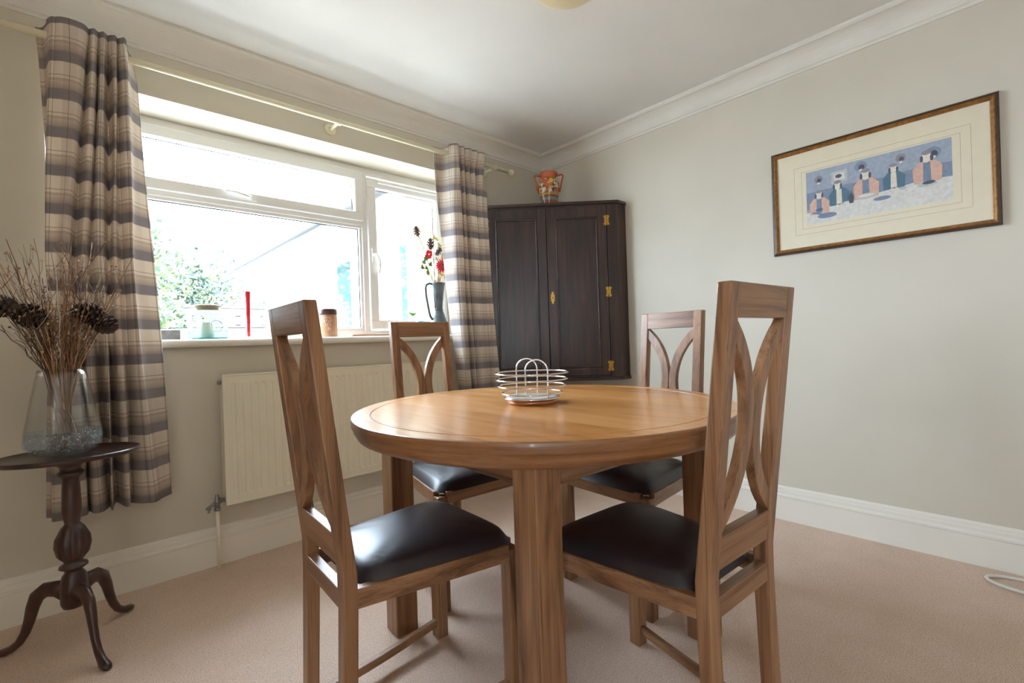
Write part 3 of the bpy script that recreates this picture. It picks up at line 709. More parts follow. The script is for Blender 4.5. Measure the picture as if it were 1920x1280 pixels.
# ------------------------------------------------------------------ radiator
def radiator():
    T = thing('radiator', 'cream panel radiator on the wall under the window', 'radiator', (0, 0, 0))
    x0, x1, z0, z1, yf = -2.219, -1.025, .283, .866, -.100
    m = MB(); n = 36; pitch = (x1-x0-.05)/n; prof = []
    # ribbed front: face with vertical channels
    zt, zb = z1-.045, z0+.040
    vs, fs = [], []; xs = [x0+.012]; ys = [0]
    for i in range(n):
        a = x0+.025+i*pitch
        xs += [a+pitch*.18, a+pitch*.28, a+pitch*.72, a+pitch*.82]; ys += [0, -.0045, -.0045, 0]
    xs.append(x1-.012); ys.append(0); k = len(xs)
    for zz, q in ((z0+.004, 0), (zb-.006, 0), (zb+.006, 1), (zt-.006, 1), (zt+.006, 0), (z1-.004, 0)):
        for x, y in zip(xs, ys): vs.append((x, yf+.001+(-y if True else 0)*q*1.0, zz))
    for j in range(5):
        for i in range(k-1): fs.append((j*k+i, j*k+i+1, (j+1)*k+i+1, (j+1)*k+i))
    m.add(vs, fs)
    m.box(x0+.004, x1-.004, yf+.0056, yf+.014, z0+.003, z1-.003)
    m.box(x0, x1, yf-.001, yf+.010, z1-.008, z1); m.box(x0, x1, yf-.001, yf+.010, z0, z0+.008)
    m.box(x0, x0+.012, yf-.001, yf+.010, z0+.008, z1-.008); m.box(x1-.012, x1, yf-.001, yf+.010, z0+.008, z1-.008)
    m.build('front_panel', RAD, T, .0015)
    m = MB(); m.box(x0+.006, x1-.006, -.050, -.036, z0+.01, z1-.01); m.build('rear_panel', RAD, T, .003)
    m = MB(); m.box(x0+.004, x1-.004, yf+.010, -.034, z1-.016, z1-.010)
    for i in range(60):
        xx = x0+.02+i*(x1-x0-.04)/59; m.box(xx, xx+.004, yf+.014, -.040, z1-.010, z1-.006)
    m.build('top_grille', RAD, T)
    for xx in (x0, x1-.003): MB().box(xx, xx+.003, yf+.010, -.034, z0+.02, z1-.012).build('side_cover', RAD, T)
    m = MB(); m.tube([(x0-.014, -.07, z1-.035), (x0+.004, -.07, z1-.035)], .009, 12); m.build('air_vent', STEEL, T)
    for xx in (x0+.15, x1-.15): MB().box(xx, xx+.03, -.036, -.001, z0+.12, z1-.12).build('wall_bracket', RAD, T)
    # valve and pipe
    vx = x0-.030; V = MB(); V.tube([(x0+.01, -.07, z0+.022), (vx, -.07, z0+.022)], .0085, 12); V.tube([(vx+.010, -.07, z0+.022), (vx+.018, -.07, z0+.022)], .013, 6)
    V.tube([(vx, -.07, z0-.02), (vx, -.07, z0+.028), (vx, -.07, z0+.052)], [.011, .011, .007], 12); V.tube([(vx, -.07, z0-.02), (vx, -.07, z0-.008)], .013, 6)
    V.tube([(vx, -.07, z0+.018), (vx-.020, -.082, z0+.012), (vx-.045, -.095, z0+.002)], [.008, .007, .006], 10); V.tube([(vx-.030, -.09, z0+.002), (vx-.038, -.094, z0-.016)], [.005, .004], 8)
    V.build('valve', STEEL, T)
    MB().tube([(vx, -.07, .0), (vx, -.07, z0-.01)], .0075, 12).build('pipe', RAD, T)
    V = MB(); V.tube([(x1-.01, -.07, z0+.022), (x1+.030, -.07, z0+.022)], .0085, 12); V.tube([(x1+.03, -.07, z0-.02), (x1+.03, -.07, z0+.05)], [.011, .008], 12); V.build('valve', STEEL, T)
    MB().tube([(x1+.03, -.07, .0), (x1+.03, -.07, z0-.01)], .0075, 12).build('pipe', RAD, T)
radiator()

# ------------------------------------------------------------------ ceiling light
def ceiling_light():
    T = thing('ceiling_light', 'cream bowl ceiling light above the table', 'ceiling light', (-1.312, -1.392, ZC))
    k = N('shade_glass'); k.base(srgb(222, 204, 168)); k.rough(.35); k.b.inputs['Subsurface Weight'].default_value = .0
    pr = [(.001, -.112)]+[(.150*math.sin(a), -.050-.062*math.cos(a)) for a in [PI/2*i/14 for i in range(1, 15)]]+[(.150, -.042), (.144, -.042)]+[(.144*math.cos(a), -.050-.056*math.sin(a)) for a in [PI/2*i/10 for i in range(0, 10)]]+[(.001, -.106)]
    MB().lathe(pr, 56).build('shade', k.m, T)
    MB().lathe([(.001, 0), (.06, 0), (.06, -.02), (.02, -.03), (.012, -.06), (.001, -.06)], 32).build('ceiling_rose', BRASS, T)
    for a in (0, 2.094, 4.189): MB().tube([(.05*math.cos(a), .05*math.sin(a), -.015), (.147*math.cos(a), .147*math.sin(a), -.052)], .002, 6).build('shade_support', BRASS, T)
ceiling_light()

# ------------------------------------------------------------------ white cable on the carpet
m = MB(); pts = []
for i in range(40):
    a = -2.3+4.9*i/39; pts.append((-.115-.085*0+.085*math.cos(a+PI)*1.0-.0+.02, -2.545+.115*math.sin(a+PI), .0045+.006*(1+math.sin(a*1.3))))
pts = [(-.06, -3.3, .005), (-.09, -2.95, .005), (-.115, -2.72, .006)]+[(-.145+.07*math.cos(a), -2.515+.115*math.sin(a), .005+.004*(1-math.cos(a))) for a in [-1.9-4.6*i/30 for i in range(31)]]+[(-.04, -2.75, .006), (-.03, -3.1, .005), (-.028, -3.35, .005)]
m.tube(pts, .0062, 10); tag(m.build('cable', CABLE), 'loop of white cable on the carpet by the right baseboard', 'cable')

# ------------------------------------------------------------------ tripod wine table with vase
def tripod():
    T = thing('tripod_table', 'small dark mahogany tripod table with cabriole legs by the left curtain', 'side table', (-2.715, -.362, 0))
    MT = wood('mahogany_x', srgb(30, 16, 14), srgb(52, 28, 22), srgb(74, 42, 32), 'x', rough=.28, coat=.35)
    R = .186; zt = .648
    o = MB().lathe([(.001, 0), (R-.014, 0), (R-.010, .004), (R-.004, .006), (R, .003), (R, -.004), (R-.006, -.010), (R-.03, -.014), (.001, -.014)], 72).build('table_top', MT, T)
    o.location = (0, 0, zt); o.rotation_euler = (-.030, .012, 0)
    pr = [(.001, .636), (.044, .636), (.044, .618), (.030, .610), (.026, .598), (.034, .590), (.036, .584), (.028, .576), (.022, .566), (.024, .52), (.026, .46), (.022, .432), (.019, .420), (.024, .412), (.030, .405), (.042, .372), (.044, .345), (.038, .315), (.026, .298), (.024, .290), (.036, .283), (.038, .276), (.026, .268), (.022, .262), (.030, .250), (.034, .235), (.036, .20), (.036, .16), (.030, .145), (.001, .140)]
    m = MB(); n = 48; rings = []
    for r, z in pr[::-1]:
        fl = .08 if .30 < z < .40 else 0
        rings.append([Vector((r*(1+fl*math.cos(12*2*PI*j/n))*math.cos(2*PI*j/n), r*(1+fl*math.cos(12*2*PI*j/n))*math.sin(2*PI*j/n), z)) for j in range(n)])
    m.loft(rings); m.build('column', MAH, T)
    for ang in (math.atan2(-.5738+.362, -2.6461+2.715), math.atan2(-.1714+.362, -2.5472+2.715), math.atan2(-.2359+.362, -2.893+2.715)):
        m = MB(); ca, sa = math.cos(ang), math.sin(ang)
        P = [(.020, .190, .030, .022), (.050, .205, .027, .019), (.085, .205, .024, .017), (.112, .185, .022, .0155), (.126, .150, .019, .014), (.136, .110, .0165, .012), (.150, .070, .014, .011), (.168, .040, .0125, .011), (.190, .022, .012, .012), (.208, .014, .013, .015), (.226, .011, .011, .014), (.238, .009, .006, .008)]
        rings = []
        for i, (r, z, hh, ww) in enumerate(P):
            a = P[max(0, i-1)]; c_ = P[min(len(P)-1, i+1)]; tx, tz = c_[0]-a[0], c_[1]-a[1]; L = math.hypot(tx, tz); nx_, nz_ = -tz/L, tx/L
            ring = []
            for j in range(14):
                t = 2*PI*j/14; rr = r+nx_*hh*math.cos(t); zz = max(.001, z+nz_*hh*math.cos(t)); y = ww*math.sin(t)
                ring.append(Vector((rr*ca-y*sa, rr*sa+y*ca, zz)))
            rings.append(ring)
        m.loft(rings); recalc(m.build('leg', MAH, T))
tripod()
VX, VY, VZ = -2.727, -.392, .6585
def glass_vase():
    T = thing('glass_vase', 'tapered clear glass vase with crackled base on the tripod table', 'vase', (VX, VY, VZ))
    k = 1.0
    def wall(r, z): return (r, z)
    out = [(.001, 0), (.060, 0), (.082, .008), (.094, .026), (.097, .048), (.094, .075), (.086, .12), (.076, .18), (.066, .235), (.058, .272)]
    inn = [(.055, .272), (.063, .235), (.073, .18), (.083, .12), (.091, .075), (.093, .048), (.089, .028), (.075, .014), (.001, .012)]
    MB().lathe(out[5:]+inn[:5], 56, cap=False).build('upper_body', VASEG, T)
    MB().lathe(out[:6]+inn[4:], 56, cap=False).build('crackled_base', CRACKLE, T)
glass_vase()
def twigs():
    m = MB(); rnd = random.Random(11)
    for i in range(120):
        a = rnd.uniform(0, 2*PI); r0 = rnd.uniform(0, .05); top = rnd.uniform(.38, .70); sp = rnd.uniform(.02, .19)*(top/.6)
        b_ = a+rnd.uniform(-.5, .5)
        x0, y0 = VX+r0*math.cos(a+2.5), VY+r0*math.sin(a+2.5); z0 = VZ+.016
        rim = .046*rnd.random()**.5; xr, yr = VX+rim*math.cos(b_), VY+rim*math.sin(b_)
        xt, yt = VX-.01+sp*math.cos(b_)*1.0, VY+sp*math.sin(b_)*.75
        yt = min(yt, -.205)
        pts = [(x0, y0, z0), ((x0*.4+xr*.6), (y0*.4+yr*.6), VZ+.16), (xr, yr, VZ+.272)]
        n = 6
        for q in range(1, n+1):
            t = q/n; pts.append((xr+(xt-xr)*t+rnd.uniform(-.007, .007), min(-.2, yr+(yt-yr)*t+rnd.uniform(-.007, .007)), VZ+.272+(top-.272)*t))
        mi = rnd.choice([0, 0, 0, 1, 1, 2, 3]); th = rnd.uniform(.0007, .0016)
        m.tube(pts, [th*1.4]*3+[th*(1.2-.1*q) for q in range(n)], 5, mi)
        for q in range(rnd.randint(2, 6)):
            j = rnd.randint(3, len(pts)-2); p = Vector(pts[j]); dx = Vector((rnd.uniform(-.04, .04), rnd.uniform(-.03, .02), rnd.uniform(.02, .07)))
            e_ = p+dx; e_.y = min(e_.y, -.2); mid = p+dx*.5+Vector((rnd.uniform(-.006, .006), 0, 0)); m.tube([p, mid, e_], [th*.8, th*.7, th*.5], 4, mi)
            if rnd.random() < .55: m.sphere(e_, rnd.uniform(.0018, .0042), 6, rnd.choice([0, 1, 2, 4]))
    mats = [plain('twig_brown', srgb(128, 92, 66), .7, vary=.2), plain('twig_tan', srgb(168, 128, 92), .7, vary=.2), plain('twig_silver', srgb(196, 190, 182), .4, vary=.1), plain('twig_dark', srgb(84, 62, 50), .7), plain('twig_bud', srgb(214, 186, 104), .5)]
    tag(m.build('dried_twigs', mats), 'spray of brown and silver dried twigs standing in the glass vase', 'dried twigs', kind='stuff')
twigs()
CONE_M = [plain('cone_scale', srgb(70, 52, 42), .7, vary=.25, nscale=60), plain('cone_tip', srgb(132, 116, 100), .6)]
def cone_mesh(m, c, ax, L, R, tips=True, n=64):
    c = Vector(c); ax = Vector(ax).normalized(); u = ax.orthogonal().normalized(); v = ax.cross(u)
    m.tube([c-ax*L*.5, c, c+ax*L*.5], [R*.35, R*.5, R*.15], 8, 0)
    for i in range(n):
        t = i/(n-1); a = i*2.39996; rr = R*(math.sin(PI*(.12+.80*t))**.7); h = (t-.5)*L
        dr = (math.cos(a)*u+math.sin(a)*v); tn = dr.cross(ax); b0 = c+ax*h; w_ = R*.30
        p0 = b0+dr*rr*.25-tn*w_*.5; p1 = b0+dr*rr*.25+tn*w_*.5; q0 = b0+dr*rr+ax*(.12*L)+tn*w_*.75; q1 = b0+dr*rr+ax*.12*L-tn*w_*.75
        up = ax*.035*L; q2 = b0+dr*rr*1.06+ax*.17*L
        m.add([p0, p1, q0, q1, p0-up, p1-up, q0-up, q1-up], [(0, 1, 2, 3), (7, 6, 5, 4), (0, 4, 5, 1), (1, 5, 6, 2), (3, 7, 4, 0)], 0)
        m.add([q0, q1, q2, q0-up, q1-up], [(0, 2, 1), (0, 1, 4, 3)], 1 if tips and i % 5 == 0 else 0)
def pine_cone(c, ax, L, R, root, label):
    T = thing('pine_cone', label, 'pine cone', (0, 0, 0), 0, 'pine cones among the twigs')
    m = MB(); cone_mesh(m, c, ax, L, R); m.build('cone', CONE_M, T)
    m = MB(); c = Vector(c); m.tube([c, (c+Vector(root))/2+Vector((0, 0, .01)), root], .0016, 6); m.build('stem', plain('stem_wire', srgb(92, 70, 52), .6), T)
pine_cone((-2.848, -.46, 1.128), (-1, .1, .1), .075, .034, (VX-.03, VY-.02, VZ+.25), 'pine cone furthest left in the twig spray, at the picture edge')
pine_cone((-2.800, -.44, 1.105), (.7, -.3, -.4), .080, .036, (VX-.02, VY, VZ+.25), 'brown pine cone left of centre in the twig spray')
pine_cone((-2.650, -.42, 1.110), (-.8, -.3, .3), .078, .035, (VX+.03, VY-.01, VZ+.25), 'dark pine cone with grey tips right of the twigs, upper of two')
pine_cone((-2.622, -.40, 1.082), (.6, -.5, -.5), .070, .034, (VX+.035, VY, VZ+.25), 'dark pine cone with grey tips right of the twigs, lower of two')

# ------------------------------------------------------------------ things on the window board
SZ = 1.028
m = MB(); m.box(-2.428, -2.345, .065, .145, SZ, SZ+.046); tag(m.build('stone_box', plain('grey_stone', srgb(138, 134, 132), .7, vary=.2, nscale=50), None, .004), 'low grey stone block on the window board beside the left curtain', 'box')
def storage_jar():
    x, y = -2.231, .11
    T = thing('storage_jar', 'square glass storage jar with a wooden lid on the window board', 'jar', (x, y, SZ), .0)
    m = MB(); h = .078
    def sq(hh, z, k=5.0, n=40):
        ring = []
        for j in range(n):
            a = 2*PI*j/n; c_, s_ = math.cos(a), math.sin(a); r = hh/((abs(c_)**k+abs(s_)**k)**(1/k)); ring.append(Vector((r*c_, r*s_*.82, z)))
        return ring
    m.loft([sq(h*.97, .001), sq(h, .006), sq(h, .115), sq(h*.96, .127), sq(h*.76, .135, 2.2), sq(h*.70, .140, 2.0), sq(h*.70, .148, 2.0)], True, False)
    m.loft([sq(h*.95, .009), sq(h*.95, .115), sq(h*.72, .130, 2.2), sq(h*.66, .148, 2)][::-1], True, False)
    m.build('jar_body', JARGLASS, T)
    MB().loft([sq(h*.965, .0015), sq(h*.965, .0085)]).build('jar_base', plain('aqua_glass_base', srgb(96, 190, 190), .15), T)
    m = MB(); m.lathe([(.001, .140), (.050, .140), (.050, .153), (.060, .154), (.061, .160), (.055, .164), (.001, .165)], 40, sq=.85)
    m.build('lid', plain('pale_wood_lid', srgb(164, 140, 112), .5, vary=.1), T)
    m = MB(); pts = [(.024+.024*math.cos(a), -h*.82-.001, .062+.026*math.sin(a)) for a in [2*PI*i/32 for i in range(32)]]
    m.tube(pts, .0022, 8, closed=True)
    for i in range(5):
        a = i*1.257+.3; m.sphere((.024+.010*math.cos(a), -h*.82-.001, .062+.010*math.sin(a)), .003, 8)
    m.build('embossed_badge', plain('frosted_badge', srgb(226, 234, 234), .3), T)
    tag(MB().lathe([(.001, 0), (.031, 0), (.033, .003), (.033, .068), (.030, .072), (.001, .071)], 36).build('pillar_candle', plain('cream_wax', srgb(226, 228, 212), .5, vary=.03), None, loc=(x-.004, y+.006, SZ+.0092)), 'squat cream candle inside the square glass jar', 'candle')
storage_jar()
def bud_vase():
    T = thing('bud_vase', 'slim red glass bud vase with clear foot on the window board', 'vase', (-2.060, .095, SZ))
    m = MB(); m.lathe([(.004, .012), (.007, .016), (.008, .05), (.0095, .10), (.011, .16), (.0135, .226), (.0145, .236), (.012, .237), (.009, .15), (.004, .1)], 28, cap=False); m.build('stem_tube', REDG, T)
    m = MB(); m.lathe([(.001, 0), (.020, 0), (.022, .004), (.013, .012), (.0115, .03), (.0115, .07), (.0120, .11)], 28, cap=False); m.build('foot', VASEG, T)
bud_vase()
def terracotta_jar():
    T = thing('terracotta_jar', 'terracotta jar with dark lid and raised lettering on the window board', 'jar', (-1.664, .095, SZ))
    MB().lathe([(.001, 0), (.046, 0), (.049, .004), (.049, .028), (.047, .031), (.049, .034), (.049, .118), (.046, .124), (.001, .124)], 48).build('body', plain('terracotta', srgb(190, 140, 106), .6, vary=.08), T)
    MB().lathe([(.001, .124), (.049, .124), (.050, .128), (.050, .150), (.046, .156), (.001, .157)], 48).build('lid', plain('dark_lid', srgb(70, 42, 40), .35), T)
    m = MB()
    for i, (a, z) in enumerate([(-2.25, .085), (-2.05, .09), (-1.85, .085), (-1.65, .09), (-2.15, .07), (-1.95, .072), (-1.75, .07), (-1.9, .048), (-1.75, .048)]):
        x, y = .0495*math.cos(a), .0495*math.sin(a); m.tube([(x, y, z-.008), (x*1.01, y*1.01, z), (x, y, z+.008)], .0022, 6)
    for r_, z0, a0, a1 in ((.05, .102, -2.35, -1.6), (.05, .060, -2.3, -1.65)): m.tube([(r_*math.cos(a0+(a1-a0)*i/10), r_*math.sin(a0+(a1-a0)*i/10), z0+.006*math.sin(PI*i/10)) for i in range(11)], .0014, 6)
    m.build('raised_lettering', plain('pale_slip', srgb(226, 200, 176), .6), T)
terracotta_jar()
m = MB(); m.box(-1.545, -1.20, .05, .16, SZ, SZ+.013); tag(m.build('wooden_board', wood('board_wood', srgb(120, 78, 52), srgb(156, 108, 78), srgb(180, 134, 100), 'x'), None, .003), 'thin brown wooden board lying on the window board behind the chair', 'board')
def bird():
    T = thing('glass_ornament', 'small green leaf-shaped glass ornament on the window board', 'ornament', (-1.128, .10, SZ))
    m = MB(); m.tube([(0, 0, 0), (0, 0, .12)], .003, 8); m.lathe([(.001, 0), (.016, 0), (.015, .004), (.001, .006)], 20); m.build('stand', VASEG, T)
    m = MB(); m.tube([(-.030, 0, .147), (-.012, 0, .140), (.004, 0, .132), (.018, 0, .138), (.028, 0, .150)], [.002, .008, .012, .008, .002], 12); m.build('leaf', plain('green_glass', srgb(120, 196, 96), .1, vary=.2), T)
bird()
tag(recalc(MB().lathe([(.001, 0), (.022, 0), (.025, .004), (.027, .09), (.025, .09), (.023, .006), (.001, .005)], 32, cap=False).build('glass_tumbler', pane_mat('blue_glass', (.45, .78, .92, 1), 1.5), None, loc=(-1.074, .085, SZ))), 'small blue glass tumbler beside the metal jug', 'glass')

def jug_flowers():
    JX, JY = -.955, .060
    PEW = plain('pewter', srgb(92, 98, 100), .42, metal=.25, vary=.28, nscale=24)
    T = thing('metal_jug', 'tall pewter jug with long handle holding flowers on the window board', 'jug', (JX, JY, SZ))
    out = [(.001, 0), (.056, 0), (.061, .006), (.063, .04), (.060, .07), (.051, .10), (.038, .135), (.029, .162), (.029, .185), (.032, .22), (.038, .27), (.045, .322), (.048, .338)]
    MB().lathe(out+[(.045, .338), (.035, .26), (.026, .17), (.04, .1), (.001, .02)], 44).build('body', PEW, T)
    m = MB(); m.lathe([(.029, .160), (.0335, .164), (.029, .169)], 44, cap=False); m.build('band', PEW, T)
    m = MB(); m.tube([(-.046, 0, .330), (-.066, 0, .332), (-.086, 0, .322), (-.094, 0, .300), (-.092, 0, .26), (-.082, 0, .20), (-.074, 0, .155), (-.066, 0, .125), (-.050, 0, .100)], .0078, 10); m.build('handle', PEW, T)
    top = Vector((JX, JY, SZ+.31))
    ST = plain('flower_stem', srgb(110, 120, 84), .6); LF = plain('ivy_green', srgb(104, 132, 84), .5, vary=.25); LF2 = plain('pale_leaf', srgb(190, 184, 110), .5, vary=.2)
    def stem(m, p, r=.0016, mi=0):
        p = Vector(p); b_ = Vector((JX+(p.x-JX)*.12, JY+(p.y-JY)*.12, SZ+.03)); m.tube([b_, top+Vector(((p.x-JX)*.25, (p.y-JY)*.25, .02)), (top+p)/2+Vector((0, 0, .01)), p], r, 6, mi)
    # big red gerbera facing the room
    c = Vector((-.963, -.015, SZ+.440)); F = thing('gerbera', 'large red daisy-like flower in the metal jug', 'flower', (0, 0, 0))
    nrm = Vector((-.45, -.88, .12)).normalized(); u = nrm.cross(Vector((0, 0, 1))).normalized(); v = u.cross(nrm)
    m = MB()
    for ring, (n, r0, r1, off) in enumerate(((16, .010, .047, 0), (14, .008, .037, .004))):
        for i in range(n):
            a = 2*PI*i/n+ring*.2; d_ = math.cos(a)*u+math.sin(a)*v; s_ = -math.sin(a)*u+math.cos(a)*v; w_ = .0070
            P = [c+nrm*off+d_*r0-s_*w_*.4, c+nrm*off+d_*r0+s_*w_*.4, c+nrm*(off+.003)+d_*(r0+r1)/2+s_*w_, c+nrm*(off-.002)+d_*r1+s_*w_*.4, c+nrm*(off-.002)+d_*r1-s_*w_*.4, c+nrm*(off+.003)+d_*(r0+r1)/2-s_*w_]
            th = nrm*.0012; m.add(P+[p-th for p in P], [(0, 1, 2, 3, 4, 5), (11, 10, 9, 8, 7, 6)]+[(k, (k+1) % 6, (k+1) % 6+6, k+6) for k in range(6)], 0)
    recalc(m.build('petals', plain('red_petal', srgb(205, 28, 44), .5, vary=.18), F))
    m = MB(); m.sphere(c+nrm*.006, .0105, 14); m.build('flower_centre', plain('flower_eye', srgb(92, 62, 44), .7, vary=.4, nscale=200), F)
    m = MB(); stem(m, c-nrm*.004); m.build('stem', ST, F)
    # small red flower
    c2 = Vector((-1.035, .03, SZ+.512)); F = thing('red_blossom', 'small bright red blossom below the dark cone in the jug', 'flower', (0, 0, 0)); m = MB()
    for i in range(7):
        a = i*.9; m.sphere(c2+Vector((.015*math.cos(a), -.005*(i % 2), .017*math.sin(a))), .0115, 8, 0, (1, .45, 1.2))
    m.build('petals', plain('scarlet_petal', srgb(225, 30, 52), .5, vary=.12), F); m = MB(); stem(m, c2); m.build('stem', ST, F)
    for (p, ax, L, R, lab) in (((-1.118, .03, SZ+.650), (.2, 0, -1), .056, .024, 'small brown cone on a thin stalk leaning left out of the jug'), ((-1.020, .03, SZ+.576), (.1, 0, 1), .064, .027, 'dark brown cone above the small red blossom in the jug'), ((-.962, .035, SZ+.535), (.3, -.4, .6), .052, .024, 'brown cone between the dark cone and red daisy in the jug')):
        F = thing('cone_pick', lab, 'cone', (0, 0, 0), 0, 'cones in the metal jug'); m = MB(); cone_mesh(m, p, ax, L, R, False, 40); m.build('cone', [plain('dark_cone', srgb(84, 60, 58), .7, vary=.25), CONE_M[1]], F)
        m = MB(); stem(m, p, .0024); m.build('stem', ST, F)
    # ivy sprig and pale foliage
    def leafy(name, lab, pts, mat, size):
        F = thing(name, lab, 'foliage', (0, 0, 0)); m = MB(); rr = random.Random(len(pts)); m2 = MB()
        for p in pts:
            p = Vector(p); a = rr.uniform(-.6, .6); s_ = size*rr.uniform(.75, 1.2); ex = Vector((math.cos(a), -.3, math.sin(a))).normalized(); ey = Vector((-math.sin(a), .2, math.cos(a))).normalized(); nn = ex.cross(ey)*.0008
            o = [(0, -1), (.5, -.75), (.9, -.1), (.45, .1), (.35, .8), (0, 1.1), (-.35, .8), (-.45, .1), (-.9, -.1), (-.5, -.75)]
            P = [p+ex*x*s_+ey*y*s_ for x, y in o]; n = len(P); m.add([q+nn for q in P]+[q-nn for q in P], [tuple(range(n)), tuple(range(2*n-1, n-1, -1))]+[(k, k+n, (k+1) % n+n, (k+1) % n) for k in range(n)])
            m2.tube([p, (p+top)/2+Vector((0, 0, -.01)), top], .0008, 5)
        recalc(m.build('leaves', mat, F)); stem(m2, pts[0], .001); m2.build('stem', ST, F)
    leafy('ivy_sprig', 'green ivy sprig hanging left over the jug handle', [(-1.045, .03, SZ+.405), (-1.062, .02, SZ+.425), (-1.078, .04, SZ+.43), (-1.070, .03, SZ+.462), (-1.030, .02, SZ+.450), (-1.050, .02, SZ+.39), (-1.055, .03, SZ+.49)], LF, .018)
    leafy('pale_foliage', 'pale yellow-green foliage at the back of the jug', [(-.975, .05, SZ+.63), (-.950, .06, SZ+.625), (-.945, .04, SZ+.58), (-.930, .05, SZ+.56), (-.985, .02, SZ+.49), (-.925, .03, SZ+.52), (-.96, .0, SZ+.385), (-.935, -.0, SZ+.375), (-.975, .01, SZ+.40), (-.94, .02, SZ+.50)], LF2, .017)
    m = MB(); rr = random.Random(4)
    for i in range(26):
        a = rr.uniform(0, 2*PI); r_ = rr.uniform(0, .030); m.tube([(JX+r_*math.cos(a), JY+r_*math.sin(a), SZ+.20), (JX+r_*1.2*math.cos(a), JY+r_*1.2*math.sin(a), SZ+.36+rr.uniform(0, .04))], .0012, 5)
    tag(m.build('straw_bunch', plain('straw', srgb(196, 150, 118), .6, vary=.2)), 'bunch of straw-coloured stalks filling the jug mouth', 'stalks', kind='stuff')
jug_flowers()

# ------------------------------------------------------------------ outside
GRASS = plain('paving', srgb(176, 176, 172), .9, vary=.12, nscale=6)
struct(MB().box(-30, 30, .32, 50, -.40, -.30).build('ground', GRASS))
GZ = -.30
def wing():
    T = thing('extension_wing', 'pale rendered extension wing with tall windows, running away outside the window', 'building', (0, 0, GZ))
    REN = plain('pale_render', srgb(226, 216, 196), .85, vary=.04, nscale=3); WF = plain('white_frame', srgb(238, 238, 234), .4, vary=.01)
    m = MB(); z = -GZ; wins = [(5.33, 5.55), (4.21, 4.86), (3.48, 3.86), (2.58, 2.86)]
    ys = [.32]; 
    for a, b_ in sorted(wins): ys += [a, b_]
    ys.append(8.6); x0, x1 = .305, .45
    for i in range(0, len(ys), 2): m.box(x0, x1, ys[i], ys[i+1], 0, 2.55+z)
    for a, b_ in wins: m.box(x0, x1, a, b_, 0, .35+z); m.box(x0, x1, a, b_, 2.30+z, 2.55+z)
    m.box(x1, 4, 8.5, 8.6, 0, 2.55+z); m.box(x1+.01, 4, .32, 8.4, 0, .1)
    m.build('wall', REN, T)
    GL = N('reflecting_glass'); GL.base(srgb(44, 62, 66)); GL.rough(.05); GL.b.inputs['Specular IOR Level'].default_value = .8
    for a, b_ in wins:
        f_ = MB(); f_.box(x0+.01, x0+.06, a, a+.035, .35+z, 2.3+z); f_.box(x0+.01, x0+.06, b_-.035, b_, .35+z, 2.3+z); f_.box(x0+.01, x0+.06, a+.035, b_-.035, .35+z, .40+z); f_.box(x0+.01, x0+.06, a+.035, b_-.035, 2.25+z, 2.3+z)
        w_ = f_.build('window', WF, T); MB().box(x0+.03, x0+.04, a+.035, b_-.035, .40+z, 2.25+z).build('pane', GL.m, w_)
    m = MB(); m.box(-.12, .31, .32, 8.75, 2.55+z, 2.58+z); m.build('soffit', WF, T)
    m = MB(); m.box(-.15, -.12, .32, 8.75, 2.53+z, 2.70+z); m.build('fascia', WF, T)
    m = MB(); m.tube([(-.19, .33, 2.69+z), (-.19, 8.75, 2.69+z)], .06, 12); m.build('gutter', plain('grey_gutter', srgb(30, 30, 34), .5), T)
    m = MB(); m.prism([(-.16, 2.71+z), (4.0, 3.5+z), (4.0, 3.56+z), (-.16, 2.76+z)], 'y', .32, 8.8); recalc(m.build('roof', plain('roof_tile', srgb(70, 62, 62), .8, vary=.2), T))
    m = MB(); m.box(.285, .304, 1.55, 2.45, 0.1, 2.36+z); 
    for i in range(6): m.box(.278, .285, 1.56+i*.15, 1.56+i*.15+.14, .1, 2.28+z)
    m.box(.27, .285, 1.55, 2.45, 2.28+z, 2.42+z); m.build('timber_cladding', plain('yellow_timber', srgb(110, 90, 54), .6, vary=.08), T)
wing()
def fence():
    T = thing('garden_fence', 'low slatted timber fence at the end of the garden', 'fence', (0, 0, GZ)); FW = plain('weathered_timber', srgb(84, 80, 82), .8, vary=.15)
    m = MB()
    for i in range(11): m.box(-1.2, .9, 8.9, 8.93, .1+i*.19, .1+i*.19+.165)
    m.box(-1.2, .9, 8.88, 8.95, 2.16, 2.20); m.build('slat_panel', FW, T)
    for x in (-1.25, -.15, .95): MB().box(x-.05, x+.05, 8.93, 9.03, 0, 2.25).build('post', FW, T)
fence()
LM = [plain('leaf_green', srgb(52, 76, 50), .5, vary=.2, nscale=3), plain('leaf_light', srgb(98, 108, 56), .5, vary=.2, nscale=3), plain('leaf_dark', srgb(34, 56, 48), .5, vary=.2, nscale=3)]
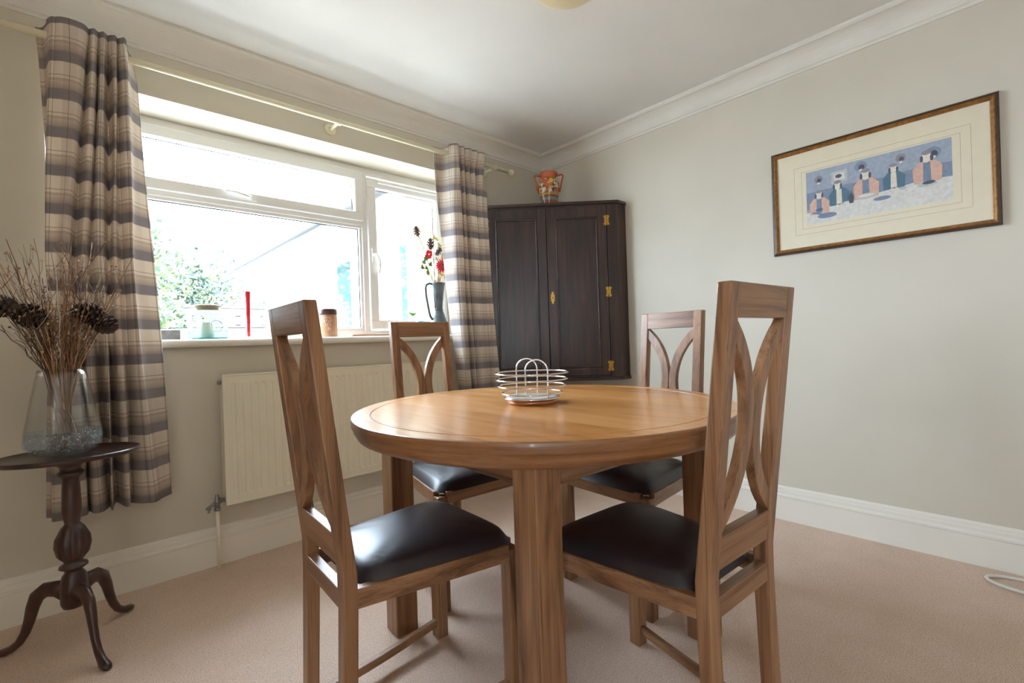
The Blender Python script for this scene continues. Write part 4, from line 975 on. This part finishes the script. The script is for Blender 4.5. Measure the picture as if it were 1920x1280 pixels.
def bush(name, lab, cat, c, R, H, n, seed, tree=False, grp='shrubs in the garden'):
    T = thing(name, lab, cat, (c[0], c[1], GZ), 0, grp); r = random.Random(seed); m = MB(); z0 = 1.2 if tree else .1
    blobs = [(r.uniform(-.6, .6)*R, r.uniform(-.5, .5)*R, z0+(H-z0)*r.uniform(.2, .85), R*r.uniform(.35, .6)) for _ in range(12)]
    for i in range(n):
        b_ = r.choice(blobs); a = r.uniform(0, 2*PI); t = r.uniform(-1, 1); q = b_[3]*r.uniform(.7, 1.05); s_ = math.sqrt(1-t*t)
        p = Vector((b_[0]+q*s_*math.cos(a), b_[1]+q*s_*math.sin(a), max(.05, b_[2]+q*t))); e1 = Vector((r.uniform(-1, 1), r.uniform(-1, 1), r.uniform(-1, 1))).normalized(); e2 = e1.orthogonal().normalized(); L = r.uniform(.05, .10)
        m.add([p-e1*L, p+e2*L*.45, p+e1*L, p-e2*L*.45], [(0, 1, 2, 3)], 0 if i % 3 else 1)
    m.build('foliage', LM if seed % 2 else [LM[2], LM[1]], T)
    m = MB(); m.tube([(0, 0, 0), (.03, 0, H*.3), (0, 0, H*.7)], [.08, .06, .03], 8)
    for i in range(5): b_ = blobs[i]; m.tube([(0, 0, H*.25), (b_[0]*.6, b_[1]*.6, b_[2]*.8), (b_[0], b_[1], b_[2])], [.04, .03, .012], 6)
    m.build('trunk', plain('bark', srgb(96, 80, 66), .9), T)
bush('garden_tree', 'leafy tree outside, nearest the left curtain', 'tree', (-2.35, 8.6), 1.35, 4.0, 4600, 3, True, 'trees beyond the window')
bush('garden_tree', 'lower tree outside, above the red bud vase', 'tree', (-.55, 11.8), 1.3, 4.0, 3400, 4, True, 'trees beyond the window')
bush('garden_shrub', 'yellow-green shrub outside, behind the square glass jar', 'shrub', (-1.68, 5.9), .64, 1.95, 2800, 5)
bush('garden_shrub', 'shrub outside against the left curtain, low down', 'shrub', (-2.75, 4.6), .55, 1.6, 1600, 7)
bush('garden_shrub', 'shrub outside at the far end of the extension wing', 'shrub', (1.75, 11.7), .8, 3.2, 1800, 6)
